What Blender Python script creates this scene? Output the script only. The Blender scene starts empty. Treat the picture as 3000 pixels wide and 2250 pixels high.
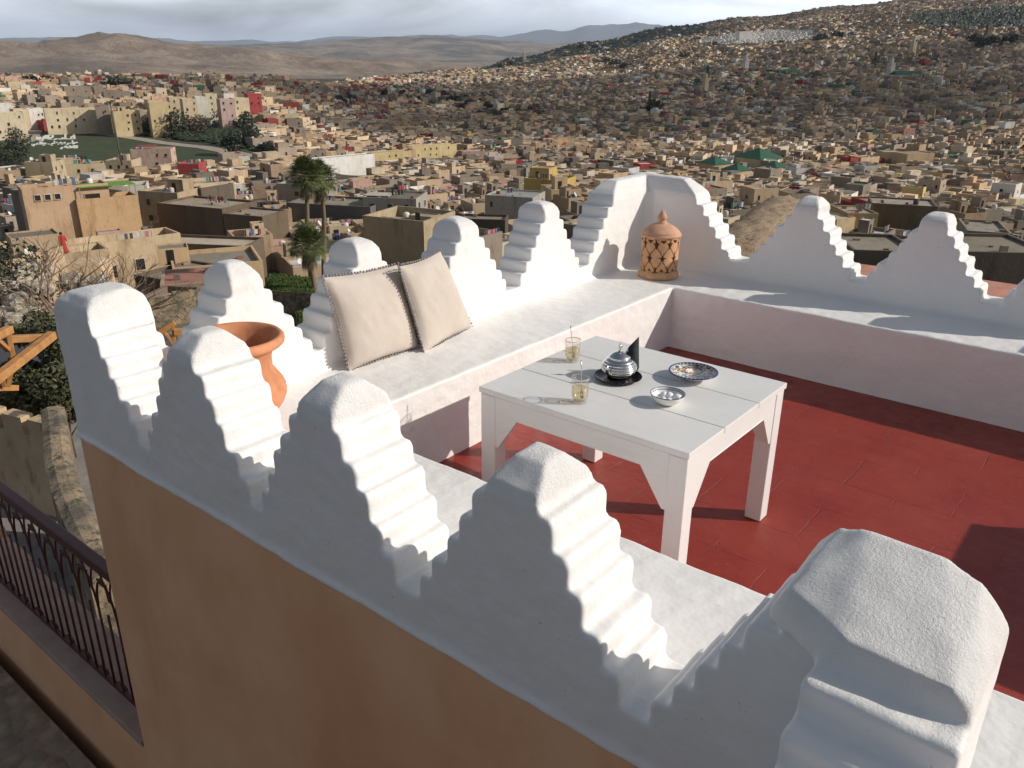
import bpy, bmesh, math, random
import numpy as np
from mathutils import Vector, Matrix, noise
R = math.radians
rnd = random.Random(7)
scene = bpy.context.scene
COL = scene.collection

# ------------------------------------------------------------------ camera
FPX, PITCH, ROLL, YAW = 2408.95, R(21.8531), R(0.4997), R(38.9003)
CAM = Vector((2.7308, -5.2244, 2.0053))
FW = Vector((-math.sin(YAW)*math.cos(PITCH), math.cos(YAW)*math.cos(PITCH), -math.sin(PITCH)))
_r = Vector((math.cos(YAW), math.sin(YAW), 0)); _u = _r.cross(FW)
RT = _r*math.cos(ROLL) + _u*math.sin(ROLL); UP = -_r*math.sin(ROLL) + _u*math.cos(ROLL)
HF = Vector((-math.sin(YAW), math.cos(YAW), 0)); HR = _r        # horizontal forward / right
cd = bpy.data.cameras.new('camera'); cam = bpy.data.objects.new('camera', cd); COL.objects.link(cam)
cd.sensor_width = 36; cd.lens = FPX/3000*36; cd.clip_start = 0.05; cd.clip_end = 120000
M = Matrix.Identity(4)
for i in range(3):
    M[i][0] = RT[i]; M[i][1] = UP[i]; M[i][2] = -FW[i]; M[i][3] = CAM[i]
cam.matrix_world = M; scene.camera = cam

def project(P):
    d = Vector(P)-CAM; z = d.dot(FW)
    if z <= 0.01: return None
    return (1500+FPX*d.dot(RT)/z, 1125-FPX*d.dot(UP)/z, z)
def ray(px, py): return FW + RT*((px-1500)/FPX) - UP*((py-1125)/FPX)
def at_r(px, py, r):
    d = ray(px, py); return CAM + d*(r/math.hypot(d.x, d.y))
def at_z(px, py, z):
    d = ray(px, py); return CAM + d*((z-CAM.z)/d.z)
def pol(az, r):                    # azimuth (deg, right positive) and distance from the viewpoint -> xy
    a = R(az); return (CAM.x + r*(HF.x*math.cos(a)+HR.x*math.sin(a)), CAM.y + r*(HF.y*math.cos(a)+HR.y*math.sin(a)))
def polar_of(x, y):
    dx, dy = x-CAM.x, y-CAM.y
    return math.degrees(math.atan2(dx*HR.x+dy*HR.y, dx*HF.x+dy*HF.y)), math.hypot(dx, dy)

# ------------------------------------------------------------------ terrain heights (metres; terrace floor = 0)
TR = [0, 15, 25, 45, 70, 100, 150, 220, 300, 400, 600, 1000, 1500, 2000, 2600, 3400, 6000, 60000]
TA = [-45, -30, -18, -10, -3, 0, 5, 10, 15, 20, 25, 30, 45]
base = [-7.5, -8.4, -11, -16.5, -22.5, -27, -31, -34, -36]
base2 = base[:-2]+[-37, -44]
TZ = {
 -45: base+[-35, -33, -36, -40, -60, -80, -95, -110, -120],
 -30: base+[-34, -30, -33, -38, -60, -80, -95, -110, -120],
 -18: base+[-34, -31, -34, -38, -60, -80, -95, -110, -120],
 -10: base2+[-49, -53, -46, -40, -50, -80, -95, -110, -120],
  -3: base2+[-51, -55, -48, -36, -36, -54, -95, -110, -120],
   0: base2+[-51, -54, -44, -32, -22, -8, -60, -110, -120],
   5: base2+[-51, -54, -40, -22, 4, 37, 5, -110, -120],
  10: base2+[-51, -52, -34, -4, 34, 76, 45, -110, -120],
  15: base2+[-50, -50, -28, 14, 54, 98, 70, -110, -120],
  20: base2+[-50, -48, -22, 28, 78, 126, 95, -110, -120],
  25: base2+[-49, -46, -16, 40, 100, 148, 120, -110, -120],
  30: base2+[-49, -45, -12, 50, 118, 170, 140, -110, -120],
  45: base2+[-49, -44, -8, 60, 140, 200, 160, -110, -120]}
TT = np.array([TZ[a] for a in TA], float)
def seg(t, xs):
    if t <= xs[0]: return 0, 0.0
    if t >= xs[-1]: return len(xs)-2, 1.0
    for i in range(len(xs)-1):
        if t < xs[i+1]:
            f = (t-xs[i])/(xs[i+1]-xs[i]); return i, f
    return len(xs)-2, 1.0
def tz(x, y, detail=True):
    az, r = polar_of(x, y)
    i, f = seg(az, TA); j, g = seg(r, TR); f = f*f*(3-2*f)
    z = (TT[i, j]*(1-f)+TT[i+1, j]*f)*(1-g) + (TT[i, j+1]*(1-f)+TT[i+1, j+1]*f)*g
    if detail and r > 60:
        a = min(1, (r-60)/200)
        z += a*1.6*noise.noise(Vector((x/90, y/90, 1))) + min(1, max(0, (r-900)/1500))*5*noise.noise(Vector((x/420, y/420, 5)))
    return z
def ground_at(px, py, zoff=0):
    d = ray(px, py); h = math.hypot(d.x, d.y); r = 195.0 if zoff else 10.0; prev = r
    while r < 9000:
        P = CAM + d*(r/h)
        if P.z <= tz(P.x, P.y)+zoff:
            lo, hi = prev, r
            for _ in range(18):
                m = (lo+hi)/2; P = CAM+d*(m/h)
                if P.z <= tz(P.x, P.y)+zoff: hi = m
                else: lo = m
            return CAM+d*(hi/h)
        prev = r; r *= 1.01
    return CAM+d*(9000/h)

# ------------------------------------------------------------------ object helpers
def tag(o, label=None, cat=None, group=None, kind=None):
    if label: o['label'] = label
    if cat: o['category'] = cat
    if group: o['group'] = group
    if kind: o['kind'] = kind
    return o
def link(name, me, parent=None, loc=None):
    o = bpy.data.objects.new(name, me); COL.objects.link(o)
    if parent: o.parent = parent
    if loc is not None: o.location = loc
    return o
def empty(name, loc=(0, 0, 0), rz=0, label=None, cat=None, group=None):
    o = bpy.data.objects.new(name, None); COL.objects.link(o); o.location = loc; o.rotation_euler = (0, 0, rz)
    o.empty_display_size = 0.1
    return tag(o, label, cat, group)
def copy_tree(o, parent=None):
    c = o.copy(); COL.objects.link(c)
    if parent: c.parent = parent
    for ch in list(o.children): copy_tree(ch, c)
    return c
class MB:
    def __init__(s): s.v = []; s.f = []; s.c = []; s.m = []; s.sm = []
    def add(s, vs, fs, col=None, mi=0, smooth=False):
        n = len(s.v); s.v += [tuple(p) for p in vs]
        for f in fs:
            s.f.append(tuple(i+n for i in f)); s.c.append(col or (0.5, 0.5, 0.5)); s.m.append(mi); s.sm.append(smooth)
    def box(s, a, b, col=None, mi=0, X=None):
        x0, y0, z0 = a; x1, y1, z1 = b
        vs = [(x0,y0,z0),(x1,y0,z0),(x1,y1,z0),(x0,y1,z0),(x0,y0,z1),(x1,y0,z1),(x1,y1,z1),(x0,y1,z1)]
        if X: vs = [tuple(X @ Vector(p)) for p in vs]
        s.add(vs, [(0,3,2,1),(4,5,6,7),(0,1,5,4),(1,2,6,5),(2,3,7,6),(3,0,4,7)], col, mi)
    def beam(s, a, b, w, h=None, col=None, up=Vector((0,0,1))):
        a, b = Vector(a), Vector(b); h = h or w; d = (b-a); L = d.length; d.normalize()
        x = d.cross(up); x = x.normalized() if x.length > 1e-4 else Vector((1,0,0)); y = x.cross(d)
        vs = [a+x*i*w/2+y*j*h/2 for i, j in ((-1,-1),(1,-1),(1,1),(-1,1))]; vs += [v+d*L for v in vs]
        s.add(vs, [(0,1,2,3),(7,6,5,4),(0,4,5,1),(1,5,6,2),(2,6,7,3),(3,7,4,0)], col)
    def tube(s, pts, rad, n=8, col=None, caps=True):
        pts = [Vector(p) for p in pts]; rads = rad if isinstance(rad, (list, tuple)) else [rad]*len(pts)
        vs = []; pa = None
        for i, p in enumerate(pts):
            d = (pts[min(i+1, len(pts)-1)]-pts[max(i-1, 0)]).normalized()
            if pa is None: pa = d.orthogonal().normalized()
            x = (pa-d*pa.dot(d)).normalized(); pa = x; y = d.cross(x)
            vs += [p+(x*math.cos(2*math.pi*k/n)+y*math.sin(2*math.pi*k/n))*rads[i] for k in range(n)]
        fs = [(i*n+k, i*n+(k+1) % n, (i+1)*n+(k+1) % n, (i+1)*n+k) for i in range(len(pts)-1) for k in range(n)]
        if caps: fs += [tuple(range(n))[::-1], tuple(range((len(pts)-1)*n, len(pts)*n))]
        s.add(vs, fs, col, smooth=True)
    def lathe(s, prof, n=40, c=(0, 0, 0), col=None, rib=None, ends=True):
        vs = []
        for (r, z) in prof:
            for k in range(n):
                a = 2*math.pi*k/n; rr = r*(rib(a, z) if rib else 1)
                vs.append((c[0]+rr*math.cos(a), c[1]+rr*math.sin(a), c[2]+z))
        fs = [(i*n+k, i*n+(k+1) % n, (i+1)*n+(k+1) % n, (i+1)*n+k) for i in range(len(prof)-1) for k in range(n)]
        if ends and prof[0][0] > 0: fs.append(tuple(range(n))[::-1])
        if ends and prof[-1][0] > 0: fs.append(tuple(range((len(prof)-1)*n, len(prof)*n)))
        s.add(vs, fs, col, smooth=True)
    def hull(s, pts, col=None):
        bm = bmesh.new(); vv = [bm.verts.new(p) for p in pts]; bmesh.ops.convex_hull(bm, input=vv)
        bm.verts.ensure_lookup_table(); used = [v for v in bm.verts if v.link_faces]
        idx = {v: i for i, v in enumerate(used)}
        s.add([v.co[:] for v in used], [tuple(idx[v] for v in f.verts) for f in bm.faces], col); bm.free()
    def mesh(s, name, mats, tint=False):
        me = bpy.data.meshes.new(name); me.from_pydata(s.v, [], s.f)
        for m in (mats if isinstance(mats, (list, tuple)) else [mats]): me.materials.append(m)
        if any(s.m): me.polygons.foreach_set('material_index', s.m)
        me.polygons.foreach_set('use_smooth', s.sm)
        if tint:
            a = me.attributes.new('tint', 'FLOAT_COLOR', 'FACE')
            a.data.foreach_set('color', np.array([(*c, 1) for c in s.c], dtype=np.float32).ravel())
        me.update(); return me
    def build(s, name, mats, parent=None, loc=None, tint=False): return link(name, s.mesh(name, mats, tint), parent, loc)
def bevel(o, w=0.004, n=2, ang=40):
    m = o.modifiers.new('bevel', 'BEVEL'); m.width = w; m.segments = n; m.limit_method = 'ANGLE'; m.angle_limit = R(ang)
    return o

# ------------------------------------------------------------------ materials
class NT:
    def __init__(s, name):
        s.m = bpy.data.materials.new(name); s.m.use_nodes = True; s.t = s.m.node_tree; s.n = s.t.nodes; s.l = s.t.links
        s.b = s.n['Principled BSDF']; s.pos = s.new('ShaderNodeNewGeometry').outputs['Position']
    def new(s, t, **k):
        n = s.n.new(t)
        for a, v in k.items(): setattr(n, a, v)
        return n
    def link(s, a, b): s.l.new(a, b)
    def noise(s, scale, detail=4, rough=.6, vec=None, stretch=None):
        n = s.new('ShaderNodeTexNoise'); n.inputs['Scale'].default_value = scale; n.inputs['Detail'].default_value = detail
        n.inputs['Roughness'].default_value = rough; v = vec or s.pos
        if stretch:
            mp = s.new('ShaderNodeMapping'); mp.inputs['Scale'].default_value = stretch; s.link(v, mp.inputs['Vector']); v = mp.outputs[0]
        s.link(v, n.inputs['Vector']); return n.outputs['Fac']
    def ramp(s, fac, a, b, ca=(0,0,0), cb=(1,1,1)):
        r = s.new('ShaderNodeValToRGB'); r.color_ramp.elements[0].position = a; r.color_ramp.elements[1].position = b
        r.color_ramp.elements[0].color = (*ca, 1); r.color_ramp.elements[1].color = (*cb, 1); s.link(fac, r.inputs[0]); return r.outputs[0]
    def mix(s, fac, a, b, mode='MIX'):
        n = s.new('ShaderNodeMix', data_type='RGBA', blend_type=mode)
        for sock, v in ((n.inputs[0], fac), (n.inputs[6], a), (n.inputs[7], b)):
            if isinstance(v, (int, float)): sock.default_value = v
            elif isinstance(v, tuple): sock.default_value = (*v, 1)
            else: s.link(v, sock)
        return n.outputs[2]
    def math(s, op, a, b=0.0):
        n = s.new('ShaderNodeMath', operation=op)
        for i, v in enumerate((a, b)):
            if isinstance(v, (int, float)): n.inputs[i].default_value = v
            else: s.link(v, n.inputs[i])
        return n.outputs[0]
    def bump(s, h, strength=.3, dist=.01, prev=None):
        n = s.new('ShaderNodeBump'); n.inputs['Strength'].default_value = strength; n.inputs['Distance'].default_value = dist
        s.link(h, n.inputs['Height'])
        if prev: s.link(prev, n.inputs['Normal'])
        return n.outputs[0]
    def out(s, col=None, rough=None, normal=None, metal=None):
        for k, v in (('Base Color', col), ('Roughness', rough), ('Normal', normal), ('Metallic', metal)):
            if v is None: continue
            if isinstance(v, (int, float)): s.b.inputs[k].default_value = v
            elif isinstance(v, tuple): s.b.inputs[k].default_value = (*v, 1)
            else: s.link(v, s.b.inputs[k])
        return s.m
def simple(name, col, rough=.6, var=.12, scale=20, bump=.15, bscale=80, dist=.003, metal=0.0, stretch=None):
    t = NT(name); f = t.noise(scale, stretch=stretch)
    c = t.mix(t.ramp(f, .3, .7), tuple(x*(1-var) for x in col), tuple(min(1, x*(1+var)) for x in col))
    return t.out(c, rough, t.bump(t.noise(bscale), bump, dist) if bump else None, metal)

# white lime-washed plaster
t = NT('white_plaster')
c = t.mix(t.ramp(t.noise(2.2, 5), .35, .7), (.825, .81, .79), (.86, .85, .84))
c = t.mix(t.ramp(t.noise(9, 6, .7), .62, .80), c, (.77, .75, .72))
c = t.mix(t.ramp(t.noise(60, 3, .6), .715, .76), c, (.42, .38, .34))
sp = t.new('ShaderNodeSeparateXYZ'); t.link(t.pos, sp.inputs[0])
cv = t.new('ShaderNodeTexVoronoi', feature='DISTANCE_TO_EDGE'); cv.inputs['Scale'].default_value = 3.2
wv = t.new('ShaderNodeVectorMath', operation='ADD'); nn_ = t.new('ShaderNodeTexNoise'); nn_.inputs['Scale'].default_value = 6; nn_.inputs['Detail'].default_value = 6; t.link(t.pos, nn_.inputs['Vector'])
vs2 = t.new('ShaderNodeVectorMath', operation='SCALE'); vs2.inputs['Scale'].default_value = .35; t.link(nn_.outputs['Color'], vs2.inputs[0]); t.link(t.pos, wv.inputs[0]); t.link(vs2.outputs[0], wv.inputs[1]); t.link(wv.outputs[0], cv.inputs['Vector'])
crk = t.math('MULTIPLY', t.ramp(cv.outputs['Distance'], .0, .007, (1,1,1), (0,0,0)), t.ramp(t.noise(1.3, 3), .62, .68))
c = t.mix(t.math('MULTIPLY', crk, .35), c, (.34, .31, .28))
c = t.mix(t.math('MULTIPLY', t.ramp(t.noise(5, 6, .75, stretch=(1, 1, .3)), .60, .78), .3), c, (.70, .67, .63))
capm = t.new('ShaderNodeMapRange'); t.link(sp.outputs['Z'], capm.inputs[0]); capm.inputs[1].default_value = .97; capm.inputs[2].default_value = 1.03
capm.inputs[3].default_value = 0.10; capm.inputs[4].default_value = 1.0
n1 = t.bump(t.noise(7, 3), .35, .03)
n2 = t.bump(t.noise(38, 5, .65), .22, .004, n1)
n3 = t.bump(t.math('MULTIPLY', t.noise(150, 5, .75), capm.outputs[0]), .65, .010, n2)
PLASTER = t.out(c, .55, n3)
# orange rendered wall
t = NT('orange_render')
c = t.mix(t.ramp(t.noise(1.6, 5, .55), .3, .7), (.78, .41, .215), (.88, .54, .32))
c = t.mix(t.ramp(t.noise(2.2, 4, .6, stretch=(1, 1, .5)), .5, .8), c, (.70, .35, .175))
c = t.mix(t.ramp(t.noise(4, 5, .7, stretch=(1, 1, .7)), .62, .85), c, (.72, .49, .33))
c = t.mix(t.ramp(t.noise(9, 7, .75), .66, .80), c, (.50, .27, .15))
ORANGE = t.out(c, .85, t.bump(t.noise(45, 6, .7), .35, .006, t.bump(t.noise(5, 3), .3, .02)))
# red painted tiles
t = NT('red_floor_paint')
mp = t.new('ShaderNodeMapping'); t.link(t.pos, mp.inputs[0]); mp.inputs['Rotation'].default_value = (0, 0, 0)
wob = t.new('ShaderNodeVectorMath', operation='ADD'); t.link(mp.outputs[0], wob.inputs[0])
nz = t.new('ShaderNodeTexNoise'); nz.inputs['Scale'].default_value = 9; t.link(t.pos, nz.inputs['Vector'])
sc = t.new('ShaderNodeVectorMath', operation='SCALE'); t.link(nz.outputs['Color'], sc.inputs[0]); sc.inputs['Scale'].default_value = .035
t.link(sc.outputs[0], wob.inputs[1])
br = t.new('ShaderNodeTexBrick'); t.link(wob.outputs[0], br.inputs['Vector']); br.inputs['Scale'].default_value = 1
br.inputs['Brick Width'].default_value = .50; br.inputs['Row Height'].default_value = .32; br.inputs['Mortar Size'].default_value = .0036; br.inputs['Mortar Smooth'].default_value = .5
br.inputs['Color1'].default_value = (.27, .031, .019, 1); br.inputs['Color2'].default_value = (.305, .037, .023, 1); br.inputs['Mortar'].default_value = (.16, .016, .013, 1)
msk = t.ramp(t.noise(3.2, 4), .42, .62)
c = t.mix(msk, (.29, .034, .020), br.outputs['Color'])
c = t.mix(t.ramp(t.noise(2.2, 4), .45, .75), c, (.24, .022, .018))
c = t.mix(t.ramp(t.noise(70, 3, .6), .71, .77), c, (.62, .30, .26))
c = t.mix(t.math('MULTIPLY', t.ramp(t.noise(1.3, 6, .7), .48, .66), .35), c, (.36, .075, .05))
c = t.mix(t.math('MULTIPLY', t.ramp(t.noise(26, 5, .8), .62, .68), .5), c, (.42, .15, .12))
hb = t.math('MULTIPLY', br.outputs['Fac'], msk)
n1 = t.bump(t.math('MULTIPLY', hb, -1.0), .8, .007); n2 = t.bump(t.noise(11, 5), .35, .012, n1)
REDF = t.out(c, t.ramp(t.noise(12, 4), .3, .7, (.35,)*3, (.6,)*3), n2)
# white painted wood
t = NT('white_painted_wood')
c = t.mix(t.ramp(t.noise(3, 5, .6), .35, .7), (.76, .75, .73), (.82, .81, .80))
c = t.mix(t.ramp(t.noise(26, 5, .7, stretch=(1, 6, 6)), .68, .76), c, (.52, .47, .42))
c = t.mix(t.math('MULTIPLY', t.ramp(t.noise(14, 6, .7, stretch=(.25, 5, 5)), .5, .75), .5), c, (.66, .63, .59))
WOOD = t.out(c, .42, t.bump(t.noise(30, 4, stretch=(1, 9, 9)), .18, .003))
t = NT('white_painted_leg_wood')
c = t.mix(t.ramp(t.noise(3, 5, .6), .35, .7), (.76, .74, .72), (.82, .80, .79))
c = t.mix(t.ramp(t.noise(22, 4, .7, stretch=(8, 8, .7)), .69, .73), c, (.30, .25, .21))
LEGW = t.out(c, .42, t.bump(t.noise(30, 4, stretch=(9, 9, 1)), .25, .003))
GAP = simple('dark_board_gap', (.12, .11, .10), .9, bump=0)
TERRA = simple('terracotta', (.56, .235, .115), .8, .22, 9, .25, 120, .002)
TERRAL = simple('pale_terracotta', (.60, .34, .18), .8, .16, 18, .3, 150, .002)
TERRAD = simple('groove_shade', (.22, .075, .035), .9, .1, 18, 0)  # lantern grooves lie flat; their shade is painted in this darker tone
FABRIC = NT('beige_canvas')
c = FABRIC.mix(FABRIC.ramp(FABRIC.noise(5), .3, .7), (.52, .46, .405), (.60, .53, .465))
FABRIC = FABRIC.out(c, .95, FABRIC.bump(FABRIC.noise(420, 2), .35, .001, FABRIC.bump(FABRIC.noise(9, 3), .35, .012)))
POM = simple('grey_pompom_yarn', (.26, .245, .25), .95, .2, 200, .5, 300, .002)
SILVER = simple('polished_silver', (.80, .78, .74), .16, .08, 30, .1, 60, .001, metal=1.0)
STEEL = simple('spoon_steel', (.72, .72, .72), .22, .05, 30, 0, metal=1.0)
BLACKT = simple('black_tray_glaze', (.012, .012, .014), .22, .2, 30, 0)
CLOTH = simple('dark_green_napkin', (.025, .032, .032), .8, .3, 60, .3, 200)
BONE = simple('ivory_spout_tip', (.66, .58, .45), .35, .1, 40, 0)
SUGAR = simple('white_sugar', (.86, .86, .84), .5, .04, 60, .3, 90, .002)
IRON = simple('dark_red_iron', (.085, .018, .016), .5, .2, 30, .2, 100)
PINKC = simple('pink_cement', (.40, .285, .225), .85, .15, 6, .3, 40, .01)
OLDW = NT('mossy_old_render')
c = OLDW.mix(OLDW.ramp(OLDW.noise(1.6, 6, .7), .4, .6), (.12, .105, .08), (.36, .27, .17))
c = OLDW.mix(OLDW.ramp(OLDW.noise(7, 5, .7), .52, .62), c, (.075, .07, .05))
OLDW = OLDW.out(c, .95, OLDW.bump(OLDW.noise(14, 6, .7), .7, .04))
TANW = NT('tan_old_render')
c = TANW.mix(TANW.ramp(TANW.noise(.9, 6, .7), .35, .65), (.52, .36, .21), (.62, .48, .32))
c = TANW.mix(TANW.ramp(TANW.noise(2.2, 6, .7, stretch=(1, 1, .35)), .55, .72), c, (.24, .18, .12))
TANW = TANW.out(c, .95, TANW.bump(TANW.noise(9, 6, .7), .5, .03))
TIMBER = simple('orange_timber', (.46, .225, .08), .7, .25, 5, .3, 50, .005)
t = NT('cobbles')
vo = t.new('ShaderNodeTexVoronoi'); vo.inputs['Scale'].default_value = 7.5; t.link(t.pos, vo.inputs['Vector'])
c = t.mix(t.ramp(vo.outputs['Distance'], .30, .62), t.mix(.5, (.22, .17, .11), vo.outputs['Color'], 'MULTIPLY'), (.04, .034, .026))
c = t.mix(.55, c, t.mix(t.ramp(t.noise(12, 4), .3, .7), (.34, .27, .20), (.60, .46, .32)))
COBBLE = t.out(c, .8, t.bump(t.math('MULTIPLY', vo.outputs['Distance'], -1.0), 1.0, .03))
ROCK = simple('pale_rock', (.42, .36, .28), .95, .35, 2.5, .8, 8, .06)
BARK = simple('bark', (.13, .085, .055), .95, .3, 12, .6, 40, .02)
PALMBARK = simple('palm_bark', (.20, .14, .09), .95, .35, 6, .8, 18, .05, stretch=(1, 1, 6))
def leafmat(name, a, b, sc=1.2):
    t = NT(name); c = t.mix(t.ramp(t.noise(sc, 4, .7), .3, .7), a, b)
    t.b.inputs['Roughness'].default_value = .6
    return t.out(c, .6)
LEAF = leafmat('scrub_leaf', (.035, .045, .020), (.13, .125, .060))
LEAFD = leafmat('dark_leaf', (.014, .024, .012), (.040, .055, .024), .3)
PALM = leafmat('palm_leaf', (.05, .075, .022), (.19, .21, .075), 1.5)
DRYL = leafmat('dry_palm_leaf', (.16, .11, .06), (.25, .18, .10), 2)
TWIG = simple('twig', (.21, .145, .10), .95, .25, 3, 0)
STRAW = NT('straw')
c = STRAW.mix(STRAW.ramp(STRAW.noise(26, 5, .75, stretch=(1, 1, .25)), .32, .66), (.19, .12, .07), (.66, .50, .34))
STRAW = STRAW.out(c, .95, STRAW.bump(STRAW.noise(34, 5, .8, stretch=(1, 1, .3)), 1.0, .05))
# town plaster, colour from the face's own paint
def town(name, rough=.9):
    t = NT(name); at = t.new('ShaderNodeAttribute'); at.attribute_name = 'tint'; c = at.outputs['Color']
    c = t.mix(t.ramp(t.noise(.16, 6, .7), .35, .70), c, t.mix(1.0, c, (.80, .76, .71), 'MULTIPLY'))
    c = t.mix(t.ramp(t.noise(.55, 6, .75, stretch=(1, 1, .22)), .52, .72), c, t.mix(1.0, c, (.58, .53, .47), 'MULTIPLY'))
    c = t.mix(t.ramp(t.noise(1.4, 4, .7), .62, .72), c, t.mix(1.0, c, (.55, .50, .46), 'MULTIPLY'))
    return t.out(c, rough, t.bump(t.noise(2.2, 5, .7), .45, .12))
TOWN = town('town_plaster')
DARKWIN = simple('dark_window', (.022, .020, .020), .4, .3, 2, 0)
t = NT('terrain_soil'); at = t.new('ShaderNodeAttribute'); at.attribute_name = 'tint'
c = t.mix(t.ramp(t.noise(.25, 8, .75), .3, .7), t.mix(1.0, at.outputs['Color'], (.55, .52, .50), 'MULTIPLY'), t.mix(1.0, at.outputs['Color'], (1.25, 1.2, 1.1), 'MULTIPLY'))
SOIL = t.out(c, .95, t.bump(t.noise(1.2, 8, .75), .6, .25))
#SECTION2
# ------------------------------------------------------------------ the terrace
TOPS = [(.078, .950, 1.06), (.130, .873, .953), (.180, .796, .876), (.232, .718, .799), (.284, .640, .721), (.338, .545, .643)]
ZV = .563
def frame(axis, o, s=1):
    """axis 0: wall along x (t is y), axis 1: wall along y (t is x)"""
    return (lambda u, t, z: (u, t, z)) if axis == 0 else (lambda u, t, z: (t, u, z))
def jit(a): return rnd.uniform(-a, a)
def step_blocks(mb, P, c, t0, t1, sides=(-1, 1), k=1.0, dz=0.0):
    """stepped pyramid of blocks centred at c along u, with faces t0..t1 across the wall"""
    for i, (w, z0, z1) in enumerate(TOPS):
        w *= k; w += jit(.007); zz = z1+dz*(6-i)/5+jit(.006)
        l = -w if -1 in sides else 0; r = w if 1 in sides else 0
        if i == 0: continue
        pts = []
        for t in (t0, t1):
            for u, z in ((l-.010, z0), (r+.010, z0), (l-.010, zz-.022), (r+.010, zz-.022), (l+.002, zz), (r-.002, zz)):
                pts.append(P(c+u, t, z))
        mb.hull(pts)
def cap(mb, P, c, t0, t1, w=.078, k=1.0, hi=1.085):
    tm = (t0+t1)/2; h = abs(t1-t0)/2; w *= k; pts = []
    for sc_w, sc_t, z in ((1.12, 1.0, .93), (1.10, 1.0, 1.0), (1.02, .90, 1.034), (.82, .64, 1.062), (.60, .36, hi-.006), (.34, .16, hi)):
        for a in (-1, 1):
            for b in (-1, 1): pts.append(P(c+a*w*sc_w+jit(.003), tm+b*h*sc_t, z))
    mb.hull(pts)
PX0, PX1 = -.822, -.581      # left wall, across
PB0, PB1 = .5745, .815       # back wall, across
PF0, PF1 = -3.872, -3.632    # front wall, across
AX0, AX1 = 2.408, 2.668      # short wall running towards the viewer
mb = MB()
# low walls
mb.box((PX0, PF0, .42), (PX1, PB1, ZV)); mb.box((PX0+.003, PB0, .40), (6.8, PB1, ZV)); mb.box((PX0+.003, PF0, .42), (AX1, PF1, ZV))
mb.box((AX0, -6.8, .42), (AX1, PF1-.02, ZV))
mb.hull([(PX0-.012, PF0-.014, .42), (AX0, PF0-.014, .42), (PX0, PF0+.05, .56), (AX0, PF0+.05, .56), (PX0-.012, PF0+.1, .42), (AX0, PF0+.1, .42)])
# benches
mb.box((PX0+.04, PF0+.04, -.03), (0, PB1-.04, .45)); mb.box((PX0+.04, 0, -.03), (6.8, PB1-.04, .45))
mb.box((PX0+.04, PF0+.04, -.03), (3.25, -3.061, .45)); mb.box((AX0+.04, -6.8, -.03), (3.25, -3.3, .45))
# plaster fillets where bench meets wall
mb.hull([(PX1-.01, -3.7, .44), (PX1-.01, .6, .44), (PX1+.035, -3.7, .44), (PX1+.035, .6, .44), (PX1-.01, -3.7, .485), (PX1-.01, .6, .485)])
mb.hull([(-.6, PB0+.01, .44), (6.8, PB0+.01, .44), (-.6, PB0-.03, .44), (6.8, PB0-.03, .44), (-.6, PB0+.01, .48), (6.8, PB0+.01, .48)])
mb.hull([(.0, -3.061, .0), (.30, -3.061, .0), (.0, -2.80, .0), (.0, -3.061, .45), (.16, -3.061, .45), (.0, -2.93, .45)])
PXf, PYf = frame(0, 0), frame(1, 0)
cells = []      # (kind, lo, hi) for the splitting
left_c = [-.69, -1.53, -2.335, -3.09]
for c_ in left_c: kk = 1+jit(.03); step_blocks(mb, PYf, c_+jit(.006), PX0, PX1, k=kk); cap(mb, PYf, c_+jit(.006), PX0, PX1, k=kk, hi=1.085+jit(.012))
back_c = [.675, 1.51, 2.345, 3.18, 4.015, 4.85, 5.685]
for c_ in back_c: kk = 1.03+jit(.025); step_blocks(mb, PXf, c_+jit(.006), PB0, PB1, k=kk); cap(mb, PXf, c_+jit(.006), PB0, PB1, k=kk, hi=1.085+jit(.012))
front_c = [.153, .885, 1.632]
for c_ in front_c: kk = .925+jit(.02); step_blocks(mb, PXf, c_+jit(.005), PF0, PF1, k=kk, dz=.034); cap(mb, PXf, c_+jit(.005), PF0, PF1, w=.082, k=kk, hi=1.095+jit(.008))
def arm(mb, P, u_end, sgn, t0, t1, k=1.0, dom=.08):
    """steps going down from a corner cap that ends at u_end, towards sgn"""
    for i, (w, z0, z1) in enumerate(TOPS):
        if i == 0: continue
        off = (w-.078)*k; pts = []
        a = u_end-sgn*.12
        for t in (t0, t1):
            for u, z in ((a, z0), (u_end+sgn*(off+.008), z0), (a, z1), (u_end+sgn*(off+.008), z1-.022), (u_end+sgn*(off-.004), z1)): pts.append(P(u, t, z))
        mb.hull(pts)
def roundcap(mb, P, u0, u1, t0, t1, hi=1.10, ek=1):
    tm, h = (t0+t1)/2, abs(t1-t0)/2; pts = []
    for st, z, e in ((1.0, .93, 0), (1.0, .99, .0), (.93, 1.03, .01), (.72, 1.065, .03), (.42, hi-.008, .07), (.15, hi, .11)):
        for b in (-1, 1):
            pts.append(P(u0, tm+b*h*st, z)); pts.append(P(u1-(e*ek if u1 > u0 else -e*ek), tm+b*h*st, z))
    mb.hull(pts)
# back corner niche
mb.box((PX0, PB0-.5, .5), (PX1, PB1, .98)); mb.box((PX0+.002, PB0, .5), (-.19, PB1-.002, .98))
roundcap(mb, PYf, PB1, .06, PX0, PX1, 1.13, 2.2); roundcap(mb, PXf, PX0, -.16, PB0, PB1, 1.13, 2.2)
mb.hull([(PX1-.02, PB0+.02, z) for z in (.44, 1.03)]+[(PX1+.06, PB0+.01, z) for z in (.44, 1.0)]+[(PX1-.01, PB0-.06, z) for z in (.44, 1.0)]+[(PX1+.012, PB0-.012, z) for z in (.44, 1.02)])
arm(mb, PYf, .06, -1, PX0, PX1, 1.08); arm(mb, PXf, -.16, 1, PB0, PB1, 1.12)
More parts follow.
